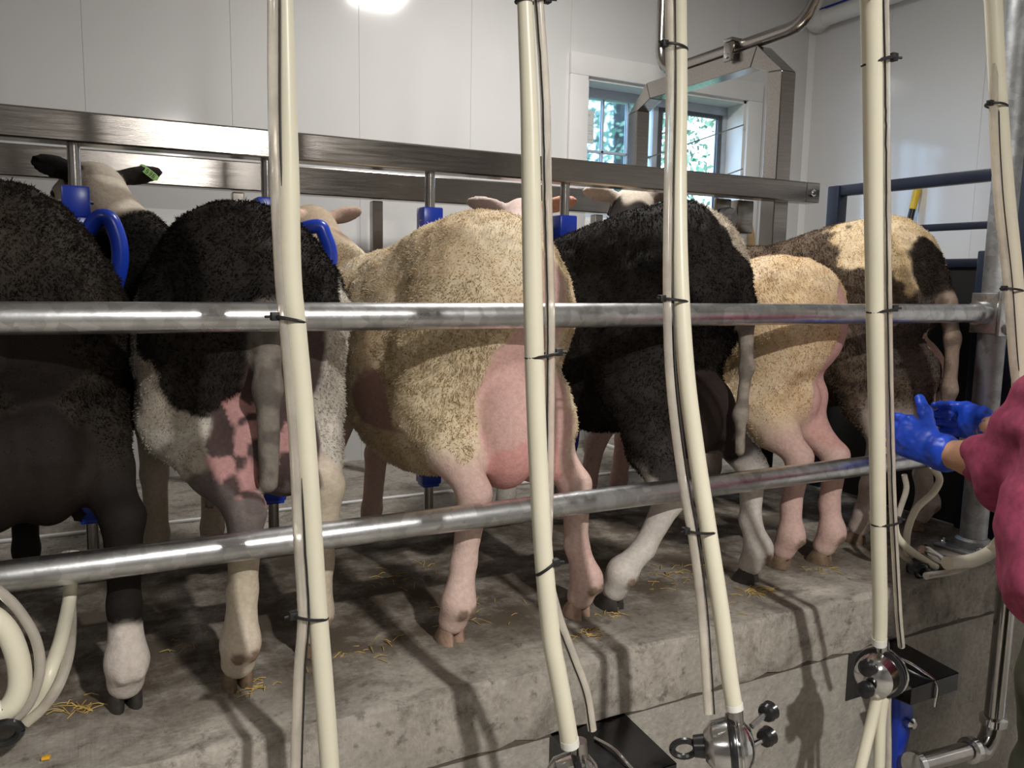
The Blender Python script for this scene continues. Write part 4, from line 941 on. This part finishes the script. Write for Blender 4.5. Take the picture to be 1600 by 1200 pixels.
sheep('five', 'small tan sheep with bare pink hind legs, tucked beside the large black sheep', (1.58, 1.42), 24, [(1.462, 1.376), (1.578, 1.356)], [(1.49, 0.27), (1.59, 0.27)],
      [(1.28, 1.985), (1.39, 1.985)], (1.50, 2.12, 0.955), (0.3, 0.9, -0.25), ((0.60, 0.44, 0.26), (0.68, 0.54, 0.37)), ((0.56, 0.38, 0.33), (0.60, 0.42, 0.37)), PNK,
      [dict(c=(0.03, -0.04, 0.40), r=(0.085, 0.10, 0.22), col=(0.56, 0.33, 0.29), len=0.0, rough=0.12), dict(c=(0.0, -0.06, 0.62), r=(0.04, 0.05, 0.07), col=(0.58, 0.34, 0.30), len=0.0, rough=0.2)],
      None, ((0.0, 0.05, 0.40), (0.07, 0.07, 0.07)), size=0.92, wd=0.86, zwool=0.36, wool=0.009, head_col=((0.55, 0.48, 0.40), (0.025, 0.02, 0.018)), ear_col=((0.58, 0.50, 0.43), (0.30, 0.25, 0.22)), tagged=1)
sheep('six', 'brown and cream patched sheep with spotted pink udder, being milked by hand', (1.965, 1.445), 24, [(1.79, 1.43), (2.05, 1.44)], [(1.84, 0.28), (2.04, 0.29)],
      [(1.65, 2.0), (1.77, 2.0)], (1.72, 2.22, 0.72), (-0.2, 1, -0.6), ((0.085, 0.060, 0.042), (0.13, 0.095, 0.068)), ((0.48, 0.40, 0.35), (0.54, 0.46, 0.40)), PNK,
      [dict(c=(0.02, 0.02, 0.84), r=(0.24, 0.19, 0.24), col=(0.60, 0.46, 0.27), col2=(0.66, 0.53, 0.35), rough=0.25, len=0.009), dict(c=(-0.055, -0.055, 0.72), r=(0.075, 0.13, 0.09), col=(0.030, 0.022, 0.017), rough=0.15, len=0.012),
       dict(c=(-0.09, -0.01, 0.55), r=(0.14, 0.14, 0.11), col=(0.085, 0.066, 0.054), rough=0.12, len=0.010), dict(c=(0.02, -0.02, 0.42), r=(0.10, 0.12, 0.15), col=(0.56, 0.36, 0.31), col2=(0.53, 0.34, 0.29), len=0.0, rough=0.12),
       dict(c=(0.07, -0.05, 0.46), r=(0.045, 0.10, 0.13), col=(0.10, 0.075, 0.06), col2=(0.55, 0.35, 0.30), len=0.0, rough=0.3, spot=34)],
      dict(col=(0.20, 0.15, 0.115), pts=[(1.97, 1.41, 0.70), (1.955, 1.355, 0.64), (1.942, 1.32, 0.55), (1.932, 1.31, 0.42), (1.925, 1.315, 0.31)], r=[0.030, 0.022, 0.017, 0.016, 0.013]), ((-0.01, 0.01, 0.42), (0.098, 0.095, 0.13)), wool=0.013, zwool=0.38, size=1.07, wd=0.91)
# ------------------------------------------------------------------ person in the pit, milking
A3 = np.array
PB = A3([1.565, 0.70, PIT])
person = empty('person', tuple(PB)); tag(person, 'person in a maroon sweatshirt, olive trousers and blue gloves, reaching to the udder', 'person')
fd = A3([0.46, 0.888, 0]); lv = A3([-0.888, 0.46, 0]); uz = A3([0, 0, 1.0])
hip = A3([1.535, 0.70, 0.02]); chest = A3([1.665, 0.75, 0.40]); neckp = A3([1.70, 0.79, 0.575]); headp = A3([1.75, 0.845, 0.715])
shL, elL, wrL = A3([1.60, 0.84, 0.47]), px(1583, 728, 0.95), px(1466, 706, 1.14)
shR, elR, wrR = A3([1.805, 0.70, 0.485]), A3([1.93, 0.88, 0.345]), px(1553, 673, 1.13)
kneeL = A3([1.585, 0.785, -0.37]); kneeR = A3([1.73, 0.69, -0.37])
ankL = A3([1.57, 0.73, PIT+0.09]); ankR = A3([1.73, 0.63, PIT+0.09])
def body_prims(g=0.0):
    p = [E_(chest, (0.165+g, 0.115+g, 0.20), 0.08, rotm(fd, (0, 0, 1))), E_(hip+uz*0.20, (0.145+g, 0.105+g, 0.13), 0.08, rotm(fd, (0, 0, 1))), E_(hip+A3([0.04, 0, 0.0]), (0.145+g, 0.11+g, 0.13), 0.07, rotm(fd, (0, 0, 1)))]
    return p
def arm(sh, el, wr, rs, k=0.03): return chain([sh, el, wr], rs, k)
def hand_prims(wr, kn, thumb, curl, side, g):
    """wrist, knuckle centre, thumb tip, curl direction of the fingers, axis across the knuckles"""
    pr = [C_(wr, wr*0.35+kn*0.65, 0.031+g, 0.036+g, 0.02)]
    d = (kn-wr)/np.linalg.norm(kn-wr); cu = A3(curl)/np.linalg.norm(curl); ac = A3(side)/np.linalg.norm(side)
    for i, (o, L) in enumerate(((1.5, 0.92), (0.5, 1.0), (-0.5, 0.95), (-1.5, 0.76))):
        b = kn+ac*o*0.0225-d*0.005*abs(o)
        p1 = b+(d*0.30+cu*0.9)*0.038*L; p2 = p1+(-d*0.1+cu*1.0)*0.028*L; p3 = p2+(-d*0.35+cu*0.85)*0.021*L
        pr += [C_(wr*0.5+b*0.5, b, 0.022+g, 0.0145+g, 0.018)]+chain([b, p1, p2, p3], [0.0125+g, 0.0112+g, 0.0102+g, 0.0088+g], 0.004)
    tb = wr*0.62+kn*0.38+ac*0.026; tm = tb*0.45+thumb*0.55+ac*0.006-d*0.004
    pr += chain([wr*0.75+kn*0.25+ac*0.008, tb, tm, thumb], [0.024+g, 0.0195+g, 0.0145+g, 0.0118+g], 0.010)
    return pr
knL = px(1411, 678, 1.21); thL = px(1437, 623, 1.235)
knR = px(1507, 655, 1.262); thR = px(1496, 640, 1.275)
sideL = A3([0.12, -0.10, 0.95]); sideR = A3([-0.1, 0.0, 0.95])
hL = lambda g: hand_prims(wrL, knL, thL, (0.45, 0.85, -0.05), sideL, g)
hR = lambda g: hand_prims(wrR, knR, thR, (-0.75, 0.5, 0.0), sideR, g)
def part(name, prims, h, mat, parent=None, fold=0.0, fs=9, cut=None):
    V, F = field_mesh(prims, h)
    if fold:
        N = normals(V, F); V = V+N*(fold*(vnoise(V*A3([1, 1, 1.6]), fs, 5)-0.5)+0.4*fold*(vnoise(V, fs*2.6, 6)-0.5))[:, None]
    V = V-PB
    me = fast_mesh(name, V, F); o = link(name, me, MAT[mat], person if parent is None else parent, True); return o
hR_ = rotm(fd+A3([0, 0.1, -0.25]), (0, 0, 1)); hr, hf, hu = hR_
head = [E_(headp+hu*0.02, (0.074, 0.092, 0.105), 0.03, hR_), E_(headp+hf*0.025-hu*0.07, (0.055, 0.062, 0.055), 0.03, hR_), C_(headp-hf*0.02-hu*0.08, neckp, 0.052, 0.058, 0.03),
        C_(headp+hf*0.085+hu*0.005, headp+hf*0.108-hu*0.028, 0.009, 0.014, 0.012), E_(headp+hf*0.080-hu*0.062, (0.024, 0.012, 0.007), 0.006, hR_), E_(headp+hf*0.082-hu*0.073, (0.021, 0.012, 0.007), 0.006, hR_),
        E_(headp+hf*0.078+hu*0.032, (0.050, 0.014, 0.009), 0.012, hR_)]
for sx in (-1, 1): head.append(E_(headp+hr*sx*0.076-hf*0.005, (0.008, 0.018, 0.030), 0.008, hR_))
skin = body_prims(-0.03)+head
for sh, el, wr in ((shL, elL, wrL), (shR, elR, wrR)): skin += arm(sh, el, wr, [0.048, 0.043, 0.029])+[C_(chest+uz*0.12, sh, 0.06, 0.05, 0.05), C_(el*0.75+wr*0.25, el*0.5+wr*0.5, 0.041, 0.036, 0.02)]
for k_, a_, s_ in ((kneeL, ankL, 1), (kneeR, ankR, -1)): skin += chain([hip+A3([0.04, 0, 0])+lv*s_*0.075, k_, a_, a_-uz*0.03+fd*0.10], [0.085, 0.055, 0.036, 0.028], 0.04)
skin += hL(-0.0028)+hR(-0.0028)
part('body', skin, 0.0065, 'skin')
part('glove', hL(0.0)+chain([wrL, wrL+(elL-wrL)*0.05, wrL+(elL-wrL)*0.10], [0.036, 0.037, 0.040], 0.012), 0.0034, 'glove', fold=0.0035, fs=55)
part('glove', hR(0.0)+chain([wrR, wrR+(elR-wrR)*0.06, wrR+(elR-wrR)*0.12], [0.029, 0.030, 0.033], 0.012), 0.0034, 'glove', fold=0.0035, fs=55)
sw = body_prims(0.022)[:2]+[E_(A3([1.60, 0.755, 0.285]), (0.19, 0.135, 0.16), 0.06, rotm(fd, (0, 0, 1))), E_(hip+A3([0.005, 0, 0.145]), (0.19, 0.155, 0.10), 0.06, rotm(fd, (0, 0, 1))), C_(chest+uz*0.10, neckp-uz*0.015, 0.10, 0.068, 0.05)]
for sh, el, wr, t in ((shL, elL, wrL, 0.33), (shR, elR, wrR, 0.30)):
    cf = el*(1-t)+wr*t
    sw += [C_(chest+uz*0.10, sh, 0.085, 0.075, 0.06), C_(sh, el-uz*0.012, 0.082, 0.078, 0.04), C_(el-uz*0.012, cf, 0.078, 0.054, 0.025), C_(cf-(wr-el)*0.05, cf, 0.056, 0.052, 0.012)]
part('sweatshirt', sw, 0.0085, 'maroon', fold=0.026, fs=11)
hip2 = hip+A3([0.055, 0.0, 0.0])
tr = [E_(hip2-uz*0.0, (0.17, 0.135, 0.14), 0.06, rotm(fd, (0, 0, 1)))]
for k_, a_, s_ in ((kneeL, ankL, 1), (kneeR, ankR, -1)): tr += chain([hip2+lv*s_*0.075-uz*0.04, k_, a_+uz*0.05], [0.095, 0.074, 0.064], 0.05)
part('trousers', tr, 0.0095, 'olive', fold=0.02, fs=10)
for a_ in (ankL, ankR): part('boot', chain([a_+uz*0.12, a_+uz*0.0, a_-uz*0.04], [0.058, 0.054, 0.048], 0.03)+[C_(a_-uz*0.045-fd*0.02, a_-uz*0.05+fd*0.13, 0.041, 0.036, 0.03)], 0.0085, 'boot')
part('hair', [E_(headp+hu*0.042-hf*0.022, (0.083, 0.092, 0.096), 0.03, hR_), E_(headp-hf*0.075-hu*0.035, (0.060, 0.040, 0.080), 0.03, hR_), C_(headp-hf*0.10+hu*0.0, headp-hf*0.14-hu*0.14, 0.030, 0.018, 0.03)], 0.0075, 'hair', fold=0.008, fs=26)
for sx in (-1, 1):
    o = MB().lathe([(0.002, -0.010), (0.008, -0.006), (0.010, 0.0), (0.007, 0.007), (0.002, 0.010)], headp+hf*0.078+hr*sx*0.031+hu*0.015-PB, hf, 14).build('eye', MAT['eye'], person)
# ------------------------------------------------------------------ straw and scraps on the deck
def straw(name, label, spots, seed):
    r = np.random.default_rng(seed); m = MB()
    for (x, y, n, sp) in spots:
        c = pz(x, y)
        for k in range(n):
            a = r.uniform(0, 6.28); L = r.uniform(0.008, 0.035); p = c+np.array([r.normal(0, sp), r.normal(0, sp*0.7), 0]); p[1] = max(p[1], DECKY+0.035)
            z0 = r.uniform(0.001, 0.006); d = np.array([math.cos(a)*L, math.sin(a)*L, 0])
            m.tube([p-d/2+[0, 0, 0.0012], p+[0, 0, z0], p+d/2+[0, 0, 0.0012]], 0.0009, 4)
    o = m.build(name, MAT['straw'], None, False); tag(o, label, 'straw', None, 'stuff')
straw('straw', 'loose straw bits scattered around the hooves on the deck',
      [(130, 1105, 26, 0.02), (390, 1075, 14, 0.02), (920, 990, 22, 0.018), (1185, 925, 34, 0.022), (960, 960, 16, 0.02), (560, 1020, 24, 0.05), (740, 960, 16, 0.06), (1050, 900, 30, 0.06), (620, 900, 24, 0.06), (300, 1010, 12, 0.05), (1290, 890, 18, 0.03), (1120, 950, 8, 0.04)], 5)
c = pz(72, 1187); MB_ = MB().prism([tuple(c+np.array(q)) for q in ((-0.006, -0.003, 0.001), (0.005, -0.004, 0.001), (0.006, 0.003, 0.001), (0.0, 0.005, 0.001), (-0.005, 0.003, 0.001))], (0, 0, 0), (0, 0, 0.004), 0.0008)
tag(MB_.build('scrap', MAT['cardyellow'], None), 'tiny bright orange-yellow scrap on the deck edge', 'scrap')
